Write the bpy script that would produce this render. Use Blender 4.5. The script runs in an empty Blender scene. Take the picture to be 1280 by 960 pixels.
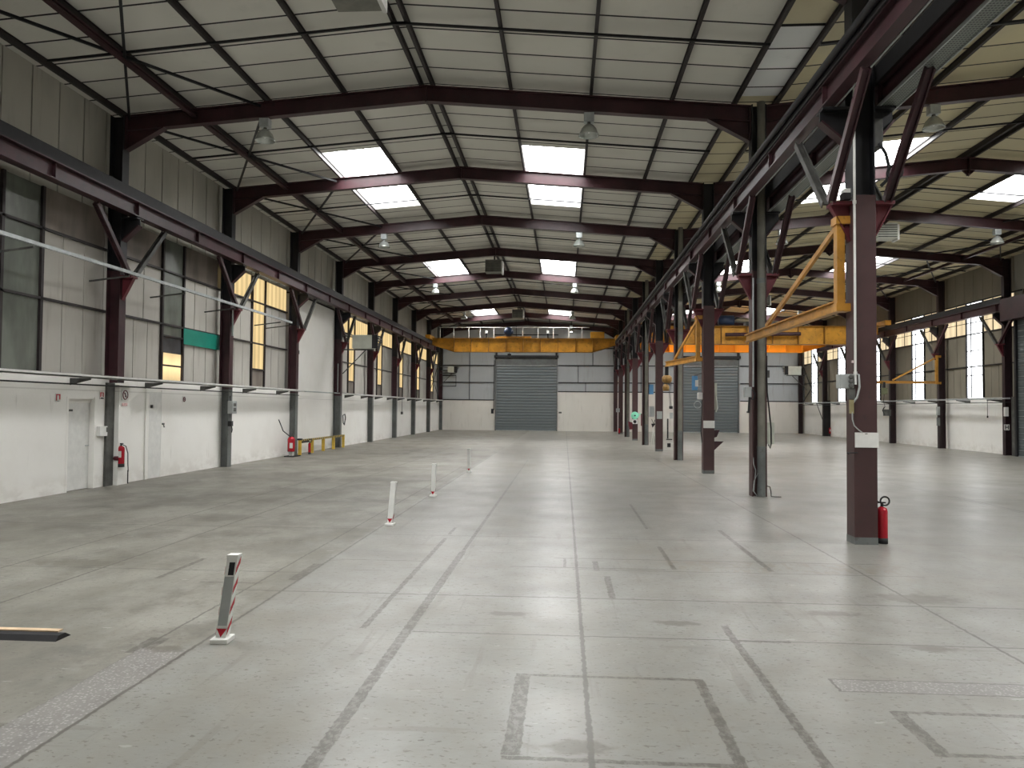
import bpy, math, random
from mathutils import Vector, Matrix
random.seed(7)
PI = math.pi
C = bpy.context.scene.collection
S = 1.13                                  # metres per model unit
def V(*a): return Vector(a)

# ------------------------------------------------------------ camera
yaw, pitch, roll, fpx, camz = 0.0669, 0.0309, 0.0084, 980.65, 1.65
fwd = V(-math.sin(yaw)*math.cos(pitch), math.cos(yaw)*math.cos(pitch), math.sin(pitch))
r0 = V(math.cos(yaw), math.sin(yaw), 0); u0 = r0.cross(fwd)
cr, sr = math.cos(roll), math.sin(roll)
rt = cr*r0 + sr*u0; up = -sr*r0 + cr*u0
cam_d = bpy.data.cameras.new('camera'); cam = bpy.data.objects.new('camera', cam_d); C.objects.link(cam)
M = Matrix((rt, up, -fwd)).transposed().to_4x4(); M.translation = V(0, 0, camz)*S
cam.matrix_world = M
cam_d.sensor_fit = 'HORIZONTAL'; cam_d.sensor_width = 36; cam_d.lens = fpx*36/1280
cam_d.clip_start = 0.05; cam_d.clip_end = 300
sc = bpy.context.scene; sc.camera = cam
sc.view_settings.view_transform = 'Standard'; sc.view_settings.look = 'None'
sc.view_settings.gamma = 1; sc.view_settings.use_curve_mapping = False
sc.view_settings.exposure = 0.12
SKY_L = 21.0          # radiance of the roof lights
WIN_L = 5.0           # white translucent wall strips
YEL_L = 0.95          # amber translucent sheets
w = bpy.data.worlds.new('overcast_sky'); sc.world = w; w.use_nodes = True
w.node_tree.nodes['Background'].inputs[0].default_value = (.80, .88, 1, 1)
w.node_tree.nodes['Background'].inputs[1].default_value = 1.0

# ------------------------------------------------------------ node materials
class NT:
    def __init__(s, name):
        s.m = bpy.data.materials.new(name); s.m.use_nodes = True
        s.t = s.m.node_tree; s.t.nodes.clear()
        s.out = s.n('ShaderNodeOutputMaterial')
        s.pos = None
    def n(s, t): return s.t.nodes.new(t)
    def l(s, a, b): s.t.links.new(a, b)
    def put(s, sock, v):
        if hasattr(v, 'is_linked') or isinstance(v, bpy.types.NodeSocket): s.l(v, sock)
        else: sock.default_value = v
    def P(s):
        if s.pos is None:
            g = s.n('ShaderNodeNewGeometry'); k = s.n('ShaderNodeVectorMath'); k.operation = 'SCALE'
            s.l(g.outputs['Position'], k.inputs[0]); k.inputs['Scale'].default_value = 1/S
            s.pos = k.outputs[0]
        return s.pos
    def obj(s):
        g = s.n('ShaderNodeTexCoord'); return g.outputs['Object']
    def vm(s, op, a, b=None):
        k = s.n('ShaderNodeVectorMath'); k.operation = op; s.put(k.inputs[0], a)
        if b is not None: s.put(k.inputs[1], b)
        return k.outputs[0]
    def ma(s, op, a, b=None, c=None, clamp=False):
        k = s.n('ShaderNodeMath'); k.operation = op; k.use_clamp = clamp
        s.put(k.inputs[0], a)
        if b is not None: s.put(k.inputs[1], b)
        if c is not None: s.put(k.inputs[2], c)
        return k.outputs[0]
    def sep(s, v):
        k = s.n('ShaderNodeSeparateXYZ'); s.l(v, k.inputs[0]); return k.outputs
    def noise(s, sc_, det=3, vec=None, stretch=None, rough=.6):
        v = vec if vec is not None else s.P()
        if stretch: v = s.vm('MULTIPLY', v, stretch)
        k = s.n('ShaderNodeTexNoise'); s.l(v, k.inputs['Vector'])
        k.inputs['Scale'].default_value = sc_; k.inputs['Detail'].default_value = det
        k.inputs['Roughness'].default_value = rough
        return k.outputs[0]
    def ramp(s, v, a, b):           # smooth 0..1
        k = s.n('ShaderNodeMapRange'); k.interpolation_type = 'SMOOTHSTEP'
        s.put(k.inputs[0], v); k.inputs[1].default_value = a; k.inputs[2].default_value = b
        return k.outputs[0]
    def mix(s, f, a, b, mode='MIX'):
        k = s.n('ShaderNodeMix'); k.data_type = 'RGBA'; k.blend_type = mode
        s.put(k.inputs[0], f)
        for i, c in ((6, a), (7, b)):
            s.put(k.inputs[i], c if not isinstance(c, tuple) else (c+(1,))[:4])
        return k.outputs[2]
    def bsdf(s, col, rough=.6, metal=0, spec=.5, bump=None, bd=.01):
        b = s.n('ShaderNodeBsdfPrincipled')
        s.put(b.inputs['Base Color'], col if not isinstance(col, tuple) else (col+(1,))[:4])
        s.put(b.inputs['Roughness'], rough); b.inputs['Metallic'].default_value = metal
        b.inputs['Specular IOR Level'].default_value = spec
        if bump is not None:
            k = s.n('ShaderNodeBump'); k.inputs['Distance'].default_value = bd; s.l(bump, k.inputs['Height'])
            s.l(k.outputs[0], b.inputs['Normal'])
        s.l(b.outputs[0], s.out.inputs[0]); return b

def paint(name, col, rough=.5, var=.25, scale=3, metal=0, dirt=None, stretch=None):
    t = NT(name); o = t.obj()
    n = t.noise(scale, 4, o, stretch)
    d = tuple(c*(1-var) for c in col); b = tuple(min(1, c*(1+var)) for c in col)
    c = t.mix(t.ramp(n, .3, .7), d, b)
    if dirt: c = t.mix(t.ma('MULTIPLY', t.ramp(t.noise(scale*5, 3, o), .55, .7), .6), c, dirt)
    t.bsdf(c, rough, metal, .4); return t.m
def emit(name, col, strength, stripes=None, axis=1, lo=.7):
    t = NT(name); e = t.n('ShaderNodeEmission')
    c = (col+(1,))[:4]
    if stripes:
        x = t.sep(t.P())[axis]
        wv = t.ma('ADD', t.ma('MULTIPLY', t.ma('SINE', t.ma('MULTIPLY', x, 2*PI/stripes)), .5), .5)
        nz = t.noise(1.6, 3, None, (1, 1.0, .35))
        f = t.ma('MULTIPLY', t.ma('ADD', lo, t.ma('MULTIPLY', wv, 1-lo)), t.ma('ADD', .62, t.ma('MULTIPLY', nz, .7)))
        t.l(t.ma('MULTIPLY', f, strength), e.inputs[1])
    else: e.inputs[1].default_value = strength
    e.inputs[0].default_value = c; t.l(e.outputs[0], t.out.inputs[0]); return t.m

MAR = paint('maroon_steel_paint', (.044, .015, .019), .42, .3, 1.5, dirt=(.03, .020, .022))
MARL = paint('maroon_column_paint', (.062, .030, .030), .5, .15, 1.2, dirt=(.045, .03, .03))
RED = paint('red_oxide_paint', (.12, .018, .026), .5, .25, 2)
DRK = paint('dark_steel_paint', (.010, .010, .012), .5, .3, 2)
PUR = paint('purlin_paint', (.026, .020, .020), .55, .3, 2)
GRYS = paint('grey_column_paint', (.125, .135, .13), .45, .2, 2, dirt=(.08, .08, .075))
GDRK = paint('grimy_grey_steel', (.085, .085, .078), .6, .3, 4)
GALV = paint('galvanised_steel', (.42, .45, .45), .4, .15, 6, metal=.4)
WHT = paint('white_paint', (.72, .72, .69), .5, .06, 5)
CREAM = paint('cream_enamel', (.50, .52, .45), .45, .08, 3)
GRYB = paint('grey_enamel', (.36, .38, .37), .45, .1, 3)
BLK = paint('black_rubber', (.012, .012, .013), .6, .2, 8)
YEL = paint('crane_yellow_paint', (.58, .28, .026), .45, .22, 1.2, dirt=(.22, .10, .02))
YELD = paint('crane_yellow_shaded_edge', (.30, .14, .015), .5, .3, 2)  # darker yellow paints edge shade onto crane flanges and stiffeners
ORA = paint('crane_orange_window_lit', (.95, .36, .015), .45, .06, 1)  # window light on the far crane is put into this orange
JIB = paint('jib_ochre_paint', (.46, .22, .03), .45, .2, 2, dirt=(.20, .10, .03))
BARY = paint('barrier_yellow_paint', (.62, .42, .06), .5, .2, 4)
REDX = paint('extinguisher_red', (.40, .010, .022), .25, .06, 3)
BLU = paint('navy_motor_paint', (.012, .025, .06), .4, .2, 3)
BLUE = paint('blue_plastic', (.10, .28, .52), .5, .1, 3)
GREENP = paint('green_panel', (.012, .27, .20), .5, .08, 2)
MINT = paint('mint_plastic', (.30, .85, .60), .4, .05, 3)
GLS = paint('grimy_glass', (.16, .175, .15), .22, .25, 1.2, stretch=(1, 1, .4))
GLSD = paint('dark_glass', (.07, .075, .08), .2, .2, 1.5)
BROWNP = paint('brown_grimy_sheet', (.20, .17, .145), .5, .25, 1.6, stretch=(1, 1, .3))
BRZ = paint('hoist_brass_paint', (.30, .17, .05), .4, .3, 9)
REFL = paint('lamp_reflector', (.55, .58, .55), .25, .1, 4, metal=.6)
CHQ = paint('wood_edge', (.62, .46, .30), .6, .15, 6)
SKYM = emit('roof_light_sheet', (1, 1, 1), SKY_L)
WINM = emit('white_translucent_sheet', (.94, .97, 1), WIN_L, .09, 1, .85)
YELM = emit('amber_translucent_sheet', (1, .74, .36), YEL_L, .34, 1, .72)
YELP = emit('pale_translucent_sheet', (1, .80, .50), YEL_L*1.05, .5, 1, .8)
YELB = emit('bright_amber_sheet', (1, .74, .38), YEL_L*1.35, .8, 2, .6)
LAMPON = emit('lit_lamp_glass', (1, .98, .9), 12)
CURB = paint('roof_light_kerb', (.72, .72, .70), .6, .05, 2)

def board_mat(name, col, rough=.7, stain=.5, sscale=.8):
    t = NT(name)
    n1 = t.ramp(t.noise(sscale, 4, None, (1, 1, .5)), .35, .7)
    c = t.mix(t.ma('MULTIPLY', n1, stain), col, tuple(x*.62 for x in col))
    n2 = t.ramp(t.noise(6, 3, None, (1, 1, .12)), .55, .75)
    c = t.mix(t.ma('MULTIPLY', n2, .25), c, (.22, .18, .14))
    t.bsdf(c, rough, 0, .25); return t.m
CLAD = board_mat('grey_cladding_board', (.47, .455, .40))
CLADB = board_mat('brown_cladding_board', (.25, .225, .175), stain=.4)
CLADW = board_mat('light_cladding_board', (.50, .48, .435), stain=.3)
CLADE = board_mat('blue_grey_cladding_sheet', (.40, .42, .425), stain=.15)

def roof_mat(name, col, col2):
    t = NT(name); p = t.P(); xyz = t.sep(p)
    fr = t.ma('FRACT', t.ma('DIVIDE', t.ma('SUBTRACT', xyz[1], 12.5), .79))
    d = t.ma('MINIMUM', fr, t.ma('SUBTRACT', 1, fr))
    line = t.ma('LESS_THAN', d, .030)
    n = t.ramp(t.noise(.35, 3), .3, .7)
    c = t.mix(n, col, col2)
    cell = t.ma('FLOOR', t.ma('DIVIDE', t.ma('SUBTRACT', xyz[1], 12.5), .79))
    wn = t.n('ShaderNodeTexWhiteNoise'); wn.noise_dimensions = '1D'; t.l(cell, wn.inputs['W'])
    c = t.mix(t.ma('MULTIPLY', wn.outputs[0], .28), c, tuple(x*.6 for x in col))
    c = t.mix(t.ma('MULTIPLY', t.ramp(t.noise(3, 4), .55, .75), .25), c, tuple(x*.7 for x in col))
    c = t.mix(line, c, (.035, .035, .035))
    t.bsdf(c, .8, 0, .2); return t.m
ROOFG = roof_mat('grey_roof_board', (.77, .76, .70), (.69, .68, .62))
ROOFY = roof_mat('yellowed_roof_board', (.70, .63, .41), (.60, .55, .39))
ROOFW = roof_mat('white_roof_board', (.86, .88, .88), (.78, .80, .80))

def masonry():
    t = NT('white_painted_masonry'); xyz = t.sep(t.P())
    n = t.ramp(t.noise(.9, 5), .4, .75)
    c = t.mix(t.ma('MULTIPLY', n, .5), (.87, .86, .82), (.78, .76, .71))
    z = t.ramp(xyz[2], .5, 0.0)
    sc1 = t.ma('MULTIPLY', z, t.ramp(t.noise(2.2, 5, None, (1, 1, 2)), .42, .62))
    c = t.mix(t.ma('MULTIPLY', sc1, .3), c, (.50, .46, .40))
    s2 = t.ramp(t.noise(7, 3, None, (1, 1, .15)), .64, .74)
    c = t.mix(t.ma('MULTIPLY', s2, .3), c, (.45, .42, .38))
    jl = t.ma('LESS_THAN', t.ma('ABSOLUTE', t.ma('SUBTRACT', xyz[2], 1.93)), .012)
    c = t.mix(t.ma('MULTIPLY', jl, .35), c, (.4, .38, .35))
    t.bsdf(c, .6, 0, .3, t.noise(25, 2), .003); return t.m
MASN = masonry()

def shutter_mat():
    t = NT('grey_shutter_slats'); z = t.sep(t.P())[2]
    fr = t.ma('FRACT', t.ma('DIVIDE', z, .213))
    c = t.mix(t.ma('LESS_THAN', fr, .14), (.11, .13, .135), (.26, .29, .29))
    c = t.mix(t.ma('GREATER_THAN', fr, .90), c, (.03, .035, .035))
    hgt = t.ma('SINE', t.ma('MULTIPLY', fr, PI))
    t.bsdf(c, .4, .2, .5, hgt, .02); return t.m
SHUT = shutter_mat()

def floor_mat():
    t = NT('worn_painted_concrete'); p = t.P(); xyz = t.sep(p); X, Y = xyz[0], xyz[1]
    big = t.ramp(t.noise(.32, 6, None, None, .7), .40, .60)
    left = t.ramp(t.ma('ADD', X, t.ma('MULTIPLY', t.ma('SUBTRACT', t.noise(2.0, 3), .5), .25)), -2.45, -2.62)
    paintc = t.mix(big, (.258, .259, .240), (.200, .198, .178))
    dirtc = t.mix(t.ramp(t.noise(.6, 7, None, (1, .6, 1), .7), .40, .60), (.255, .248, .218), (.145, .139, .118))
    c = t.mix(left, paintc, dirtc)
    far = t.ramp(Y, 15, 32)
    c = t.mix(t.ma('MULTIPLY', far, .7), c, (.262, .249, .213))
    # brown staining
    st = t.ramp(t.noise(.75, 7, None, (1, .8, 1), .72), .47, .66)
    c = t.mix(t.ma('MULTIPLY', st, .42), c, (.20, .185, .15))
    # dirty patches, left foreground
    dp = t.ramp(t.noise(.8, 8, None, (.8, .8, 1), .75), .50, .60)
    c = t.mix(t.ma('MULTIPLY', t.ma('MULTIPLY', dp, left), .6), c, (.10, .095, .08))
    # long scratches and tyre marks
    sc1 = t.ramp(t.noise(3.0, 4, None, (2.6, .22, 1)), .60, .68)
    c = t.mix(t.ma('MULTIPLY', sc1, .42), c, (.14, .13, .11))
    sc2 = t.ramp(t.noise(3.0, 4, None, (.3, 2.6, 1)), .61, .69)
    c = t.mix(t.ma('MULTIPLY', sc2, .52), c, (.15, .14, .12))
    # chips and specks
    ch = t.ramp(t.noise(17, 3, None, (.9, 1.5, 1), .65), .62, .65)
    c = t.mix(t.ma('MULTIPLY', ch, .8), c, (.095, .085, .07))
    ch3 = t.ramp(t.noise(30, 2, None, (.7, 1.4, 1), .6), .63, .67)
    c = t.mix(t.ma('MULTIPLY', ch3, .7), c, (.11, .10, .08))
    mt = t.ramp(t.noise(3, 9, None, (1, .7, 1), .85), .40, .60)
    c = t.mix(t.ma('MULTIPLY', mt, .38), c, (.21, .195, .16))
    ch2 = t.ramp(t.noise(8, 4, None, (.5, 1.4, 1), .6), .68, .71)
    c = t.mix(t.ma('MULTIPLY', ch2, .5), c, (.38, .375, .35))
    wob = t.vm('SCALE', t.vm('SUBTRACT', None or t_noisecol(t, 16), (.5, .5, .5)))
    wob.node.inputs['Scale'].default_value = .032
    pw = t.vm('ADD', p, wob)
    def rects(L):
        acc = None
        for (x0, x1, y0, y1) in L:
            a = t.vm('SUBTRACT', pw, ((x0+x1)/2, (y0+y1)/2, 0))
            a = t.vm('SUBTRACT', t.vm('ABSOLUTE', a), ((x1-x0)/2, (y1-y0)/2, 9))
            q = t.sep(a); d = t.ma('MAXIMUM', q[0], q[1])
            acc = d if acc is None else t.ma('MINIMUM', acc, d)
        return acc
    worn = t.ramp(t.noise(22, 5, None, (1, .6, 1), .8), .42, .56)
    tape = [(-1.19, -1.115, 2.8, 9.0), (-1.175, -1.13, 9.0, 17.5), (-1.175, -1.135, 17.5, 25.2), (1.20, 1.255, 2.6, 6.15),
            (-1.515, -1.465, 5.83, 9.9), (-1.51, -1.47, 10.2, 10.8), (.80, .86, 3.72, 4.93), (-.29, -.20, 3.78, 4.92), (-.29, .86, 4.89, 4.93), (-.29, .86, 3.73, 3.77),
            (1.79, 1.87, 3.95, 4.5), (1.81, 3.4, 4.47, 4.51), (1.81, 3.4, 3.94, 3.98), (.40, .46, 6.95, 7.85), (.31, .37, 8.1, 8.6),
            (-2.70, -2.58, 2.5, 3.9), (-5.0, -2.6, 3.86, 3.93), (-2.62, -2.50, 7.35, 8.15), (-2.92, -2.78, 5.1, 5.45),
            (1.12, 1.17, 8.25, 9.6), (1.13, 1.17, 11.0, 13.8), (.0, .03, 8.25, 8.75), (-3.9, -3.84, 7.3, 8.3), (-3.4, -2.8, 7.18, 7.21), (1.25, 1.62, 5.74, 5.78), (2.10, 2.16, 8.25, 11.0)]
    m = t.ma('MULTIPLY', t.ramp(rects(tape), .004, -.004), t.ma('ADD', .42, t.ma('MULTIPLY', worn, .5)))
    c = t.mix(m, c, (.085, .078, .064))
    # dusty light strips down the middle of the worn tape
    # saw-cut joints
    joints = [(.125, .150, 2, 60), (-2.525, -2.505, 2, 40), (-2.86, -2.845, 4, 22), (-4.67, -4.65, 6, 45), (-5.66, -5.64, 6, 45), (3.02, 3.04, 2, 30), (7.5, 7.52, 2, 58), (11.5, 11.52, 2, 58),
              (-3.0, 17, 6.91, 6.93), (-.55, 1.05, 8.22, 8.24), (-.1, 3.4, 8.73, 8.75), (.1, 3.6, 8.14, 8.155), (-1.1, 3.6, 5.765, 5.78), (-9.3, -2.5, 10.52, 10.54), (-2.5, 17, 10.1, 10.115), (-9.3, 17, 15.4, 15.42), (-9.3, 17, 20.7, 20.73), (-9.3, -2.5, 7.7, 7.715),
              (-9.3, 17, 26.0, 26.04), (-9.3, 17, 31.3, 31.34), (-9.3, 17, 36.6, 36.65), (-9.3, 17, 42, 42.06), (-2.45, -1.5, 8.4, 8.415),
              (1.63, 3.5, 4.79, 4.80), (1.63, 3.5, 5.0, 5.01), (1.63, 1.645, 4.79, 5.01), (5.3, 9.5, 13.0, 13.02), (7.6, 7.63, 13, 16)]
    jm = t.ma('MULTIPLY', t.ramp(rects(joints), .007, -.003), .9)
    c = t.mix(jm, c, (.085, .078, .066))
    chq = rects([(1.645, 3.5, 4.80, 5.0), (-2.86, -2.53, 3.0, 5.2)])
    ck = t.n('ShaderNodeTexVoronoi'); ck.inputs['Scale'].default_value = 50; t.l(p, ck.inputs['Vector'])
    ckc = t.mix(t.ramp(ck.outputs[0], .2, .45), (.36, .345, .33), (.20, .19, .18))
    c = t.mix(t.ma('MULTIPLY', t.ramp(chq, .004, -.004), .75), c, ckc)
    band = t.ma('MULTIPLY', t.ramp(rects([(1.1, 3.6, 8.18, 8.72)]), .05, -.05), t.ramp(t.noise(7, 3, None, (1.2, .6, 1)), .5, .56))
    c = t.mix(t.ma('MULTIPLY', band, .6), c, (.19, .17, .13))
    sp = None
    for (x, y, r) in ((.87, 6.19, .13), (2.57, 5.70, .13), (-2.68, 5.2, .12), (-.45, 6.35, .12), (.05, 3.9, .14), (-6.2, 7.4, .45), (-5.0, 7.9, .35), (3.1, 7.2, .3), (2.2, 6.6, .16), (-5.9, 5.9, .3)):
        a = t.vm('SUBTRACT', pw, (x, y, 0)); a = t.vm('MULTIPLY', a, (.62, 1.5, 0))
        k = t.n('ShaderNodeVectorMath'); k.operation = 'LENGTH'; t.l(a, k.inputs[0])
        q = t.ma('DIVIDE', k.outputs['Value'], r); sp = q if sp is None else t.ma('MINIMUM', sp, q)
    spm = t.ramp(t.ma('ADD', sp, t.ma('MULTIPLY', t.ma('SUBTRACT', t.noise(8, 4), .5), 1.8)), 1.05, .5)
    c = t.mix(t.ma('MULTIPLY', spm, .65), c, (.10, .09, .07))
    rg = t.ma('ADD', .19, t.ma('MULTIPLY', t.noise(1.3, 5), .34))
    rg = t.ma('ADD', rg, t.ma('MULTIPLY', left, .14))
    t.bsdf(c, rg, 0, .38, t.noise(14, 3), .0015); return t.m
def t_noisecol(t, s):
    k = t.n('ShaderNodeTexNoise'); t.l(t.P(), k.inputs['Vector']); k.inputs['Scale'].default_value = s; k.inputs['Detail'].default_value = 3
    return k.outputs['Color']
FLOOR = floor_mat()

# ------------------------------------------------------------ mesh builder
class MB:
    def __init__(s): s.v = []; s.f = []; s.sm = []; s.mi = []; s.cur = 0
    def mat(s, i): s.cur = i; return s
    def add(s, vs, fs, smooth=False):
        b = len(s.v); s.v += [Vector(x) for x in vs]
        for f in fs: s.f.append([b+i for i in f]); s.sm.append(smooth); s.mi.append(s.cur)
        return s
    def box(s, x0, x1, y0, y1, z0, z1):
        vs = [(x, y, z) for z in (z0, z1) for y in (y0, y1) for x in (x0, x1)]
        return s.add(vs, [(0, 2, 3, 1), (4, 5, 7, 6), (0, 1, 5, 4), (2, 6, 7, 3), (0, 4, 6, 2), (1, 3, 7, 5)])
    def ext(s, poly, p0, p1, upv=(0, 0, 1)):
        p0, p1 = Vector(p0), Vector(p1); d = (p1-p0).normalized(); u = Vector(upv)
        u = (u-d*u.dot(d)).normalized(); r = d.cross(u); n = len(poly)
        vs = [p0+r*a+u*b for a, b in poly]+[p1+r*a+u*b for a, b in poly]
        fs = [list(range(n))[::-1], list(range(n, 2*n))]+[(i, (i+1) % n, n+(i+1) % n, n+i) for i in range(n)]
        return s.add(vs, fs)
    def bar(s, p0, p1, wd, h, upv=(0, 0, 1)):
        return s.ext([(-wd/2, -h/2), (wd/2, -h/2), (wd/2, h/2), (-wd/2, h/2)], p0, p1, upv)
    def ib(s, p0, p1, wd, h, upv=(0, 0, 1), tf=.018, tw=.014):
        W, H = wd/2, h/2; t = tw/2
        return s.ext([(-W, -H), (W, -H), (W, -H+tf), (t, -H+tf), (t, H-tf), (W, H-tf), (W, H), (-W, H), (-W, H-tf), (-t, H-tf), (-t, -H+tf), (-W, -H+tf)], p0, p1, upv)
    def plate(s, pts, off):            # polygon (3-D points) with thickness vector
        off = Vector(off); n = len(pts); a = [Vector(p)-off/2 for p in pts]; b = [p+off for p in a]
        return s.add(a+b, [list(range(n))[::-1], list(range(n, 2*n))]+[(i, (i+1) % n, n+(i+1) % n, n+i) for i in range(n)])
    def tube(s, pts, r, n=8, closed=False, cap=True):
        pts = [Vector(p) for p in pts]; m = len(pts); vs = []; u = None
        rr = r if isinstance(r, (list, tuple)) else [r]*m
        for i, p in enumerate(pts):
            a = pts[(i-1) % m] if (closed or i > 0) else p; b = pts[(i+1) % m] if (closed or i < m-1) else p
            d = (b-a).normalized()
            if u is None: u = d.orthogonal().normalized()
            u = (u-d*u.dot(d)).normalized(); q = d.cross(u)
            vs += [p+(u*math.cos(2*PI*k/n)+q*math.sin(2*PI*k/n))*rr[i] for k in range(n)]
        fs = []
        for i in range(m if closed else m-1):
            j = (i+1) % m
            fs += [(i*n+k, i*n+(k+1) % n, j*n+(k+1) % n, j*n+k) for k in range(n)]
        s.add(vs, fs, True)
        if not closed and cap: s.add(vs[:n], [list(range(n))[::-1]]); s.add(vs[-n:], [list(range(n))])
        return s
    def lathe(s, prof, c=(0, 0, 0), n=20, axis=(0, 0, 1)):
        c = Vector(c); ax = Vector(axis).normalized(); u = ax.orthogonal().normalized(); q = ax.cross(u); vs = []
        for r, z in prof: vs += [c+ax*z+(u*math.cos(2*PI*k/n)+q*math.sin(2*PI*k/n))*max(r, 1e-4) for k in range(n)]
        fs = [(i*n+k, i*n+(k+1) % n, (i+1)*n+(k+1) % n, (i+1)*n+k) for i in range(len(prof)-1) for k in range(n)]
        return s.add(vs, fs, True)
    def build(s, name, mat, parent=None, origin=None, bevel=0):
        me = bpy.data.meshes.new(name)
        if parent is not None: o_ = parent['_o']
        elif origin is not None: o_ = origin
        else:
            mn = [min(v[i] for v in s.v) for i in range(3)]; mx = [max(v[i] for v in s.v) for i in range(3)]
            o_ = ((mn[0]+mx[0])/2, (mn[1]+mx[1])/2, mn[2])
        ov = Vector(o_)
        me.from_pydata([tuple((v-ov)*S) for v in s.v], [], s.f)
        for p, a, b in zip(me.polygons, s.sm, s.mi): p.use_smooth = a; p.material_index = b
        for m in (mat if isinstance(mat, (list, tuple)) else [mat]): me.materials.append(m)
        me.update(); o = bpy.data.objects.new(name, me); C.objects.link(o)
        if parent is not None:
            o.parent = parent['e']
        else: o.location = ov*S
        if bevel:
            b = o.modifiers.new('bevel', 'BEVEL'); b.width = bevel*S; b.segments = 2; b.limit_method = 'ANGLE'
        s.o = o
        return o
def thing(name, label, cat, loc, group=None):
    e = bpy.data.objects.new(name, None); C.objects.link(e); e.location = Vector(loc)*S; e.empty_display_size = .1
    e['label'] = label; e['category'] = cat
    if group: e['group'] = group
    return {'e': e, '_o': loc}
def sub(parent_obj, T): return {'e': parent_obj, '_o': T['_o']}     # children of a part share the thing's origin
def tag(o, label, cat, group=None, kind=None):
    o['label'] = label; o['category'] = cat
    if group: o['group'] = group
    return o
def struct(o): o['kind'] = 'structure'; return o
def copy_tree(o, loc, parent=None, rotz=None):
    c = o.copy(); C.objects.link(c)
    if parent is not None: c.parent = parent
    else:
        c.location = Vector(loc)*S
        if rotz is not None: c.rotation_euler.z = rotz
    for ch in list(o.children): copy_tree(ch, None, c)
    return c

ORD = ['first', 'second', 'third', 'fourth', 'fifth', 'sixth', 'seventh', 'eighth', 'ninth', 'tenth', 'eleventh', 'twelfth']
def F(k): return 10.17+5.302*k
XL, XM, XR = -9.2, 3.735, 17.0
RL, RR = -2.81, 10.35               # ridges
def ztL(x): return 8.12-.082*abs(x-RL)
def ztR(x): return 8.20-.093*abs(x-RR)
Y0, Y1 = -3.0, 58.15
WL, WR = -9.45, 17.25

# ------------------------------------------------------------ setting: floor, walls, ceiling
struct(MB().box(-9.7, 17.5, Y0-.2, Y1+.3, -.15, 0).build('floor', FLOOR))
# left wall: masonry dado, then boards
b = MB()
b.box(-9.7, -9.3, Y0, 14.14, 0, 2.2).box(-9.7, -9.3, 15.0, F(3)+.3, 0, 2.2).box(-9.7, -9.3, 14.14, 15.0, 1.80, 2.2).box(-9.7, -9.42, 14.14, 15.0, 0, 1.80)
b.box(-9.7, -9.36, F(3)+.3, F(4)+.15, 0, 5.55).box(-9.7, -9.3, F(4)+.15, Y1, 0, 2.2)
struct(b.build('wall_left', MASN))
def boards(mb, X, th, ys, z0, z1, gap=.024):
    for a, c in zip(ys[:-1], ys[1:]): mb.box(min(X, X+th), max(X, X+th), a+gap/2, c-gap/2, z0, z1)
def split(a, c, stp):
    n = max(1, round((c-a)/stp)); return [a+(c-a)*i/n for i in range(n+1)]
back = MB(); back.box(-9.75, -9.70, Y0, Y1, 0, 7.72).box(-9.70, -9.56, Y0, Y1, 7.5, 7.72)
struct(back.build('wall_left', DRK))
upb = MB(); lob = MB(); brn = MB(); mull = MB(); win_no = [0]
def window(mb, mat):
    win_no[0] += 1; struct(mb.build('window_%d' % win_no[0], mat))
for k in range(-3, 9):
    a, c = F(k), F(k+1)
    if c < Y0: continue
    a = max(a, Y0); c = min(c, Y1)
    boards(upb, WL-.04, -.05, split(a, c, .75), 5.6, 7.72, .036)
    if k == 3: continue
    ga, gb = F(k)+2.32, F(k)+3.34
    for z0, z1, st in ((2.2, 3.57, .66), (3.57, 4.84, .78)):
        boards(lob, WL-.03, -.05, split(a, ga, st) if ga > a else [a, a+.01], z0, z1)
        boards(lob, WL-.03, -.05, split(gb, c, st) if gb < c else [c-.01, c], z0, z1)
    # rails and mullions
    if ga > a:
        for y in (ga, gb): mull.box(WL-.04, WL+.03, y-.035, y+.035, 2.2, 5.6)
    for z in (2.23, 3.57, 4.84): mull.box(WL-.04, WL+.03, a, c, z-.022, z+.022)
    if k < 2:
        boards(brn, WL-.03, -.05, [a, ga], 4.84, 5.62); boards(brn, WL-.03, -.05, [gb, c], 4.84, 5.62)
        g = MB(); g.box(WL-.05, WL-.02, ga+.03, gb-.03, 3.30 if k == 1 else 2.2, 5.6); window(g, GLS)
        if k == 1:
            mull.box(WL-.04, WL+.02, ga, gb, 3.28, 3.32).box(WL-.04, WL+.01, ga, gb, 2.58, 2.62)
            g = MB(); g.box(WL-.05, WL-.02, ga+.03, gb-.03, 2.9, 3.3); window(g, GLSD)
            g = MB(); g.box(WL-.05, WL-.02, ga+.03, gb-.03, 2.2, 2.9); window(g, YELB)
    else:
        for u, v_ in ((a, ga-.03), (gb+.03, c)):
            g = MB(); g.box(WL-.05, WL-.02, u+(.4 if k == 2 and u == a else .1), v_-.05, 4.87, 5.6); window(g, YELM)
        g = MB(); g.box(WL-.05, WL-.02, ga+.03, gb-.03, 2.8, 5.6); window(g, YELM)
        g = MB(); g.box(WL-.05, WL-.02, ga+.03, gb-.03, 2.2, 2.75); window(g, BROWNP)
        mull.box(WL-.04, WL+.02, ga, gb, 2.75, 2.80)
struct(upb.build('wall_left', CLAD)); struct(lob.build('wall_left', CLADW)); struct(brn.build('wall_left', BROWNP))
struct(mull.build('trim_1', PUR))
struct(MB().box(-9.6, -9.38, F(3)+.3, F(4), 5.55, 5.62).build('trim_2', PUR))

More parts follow.
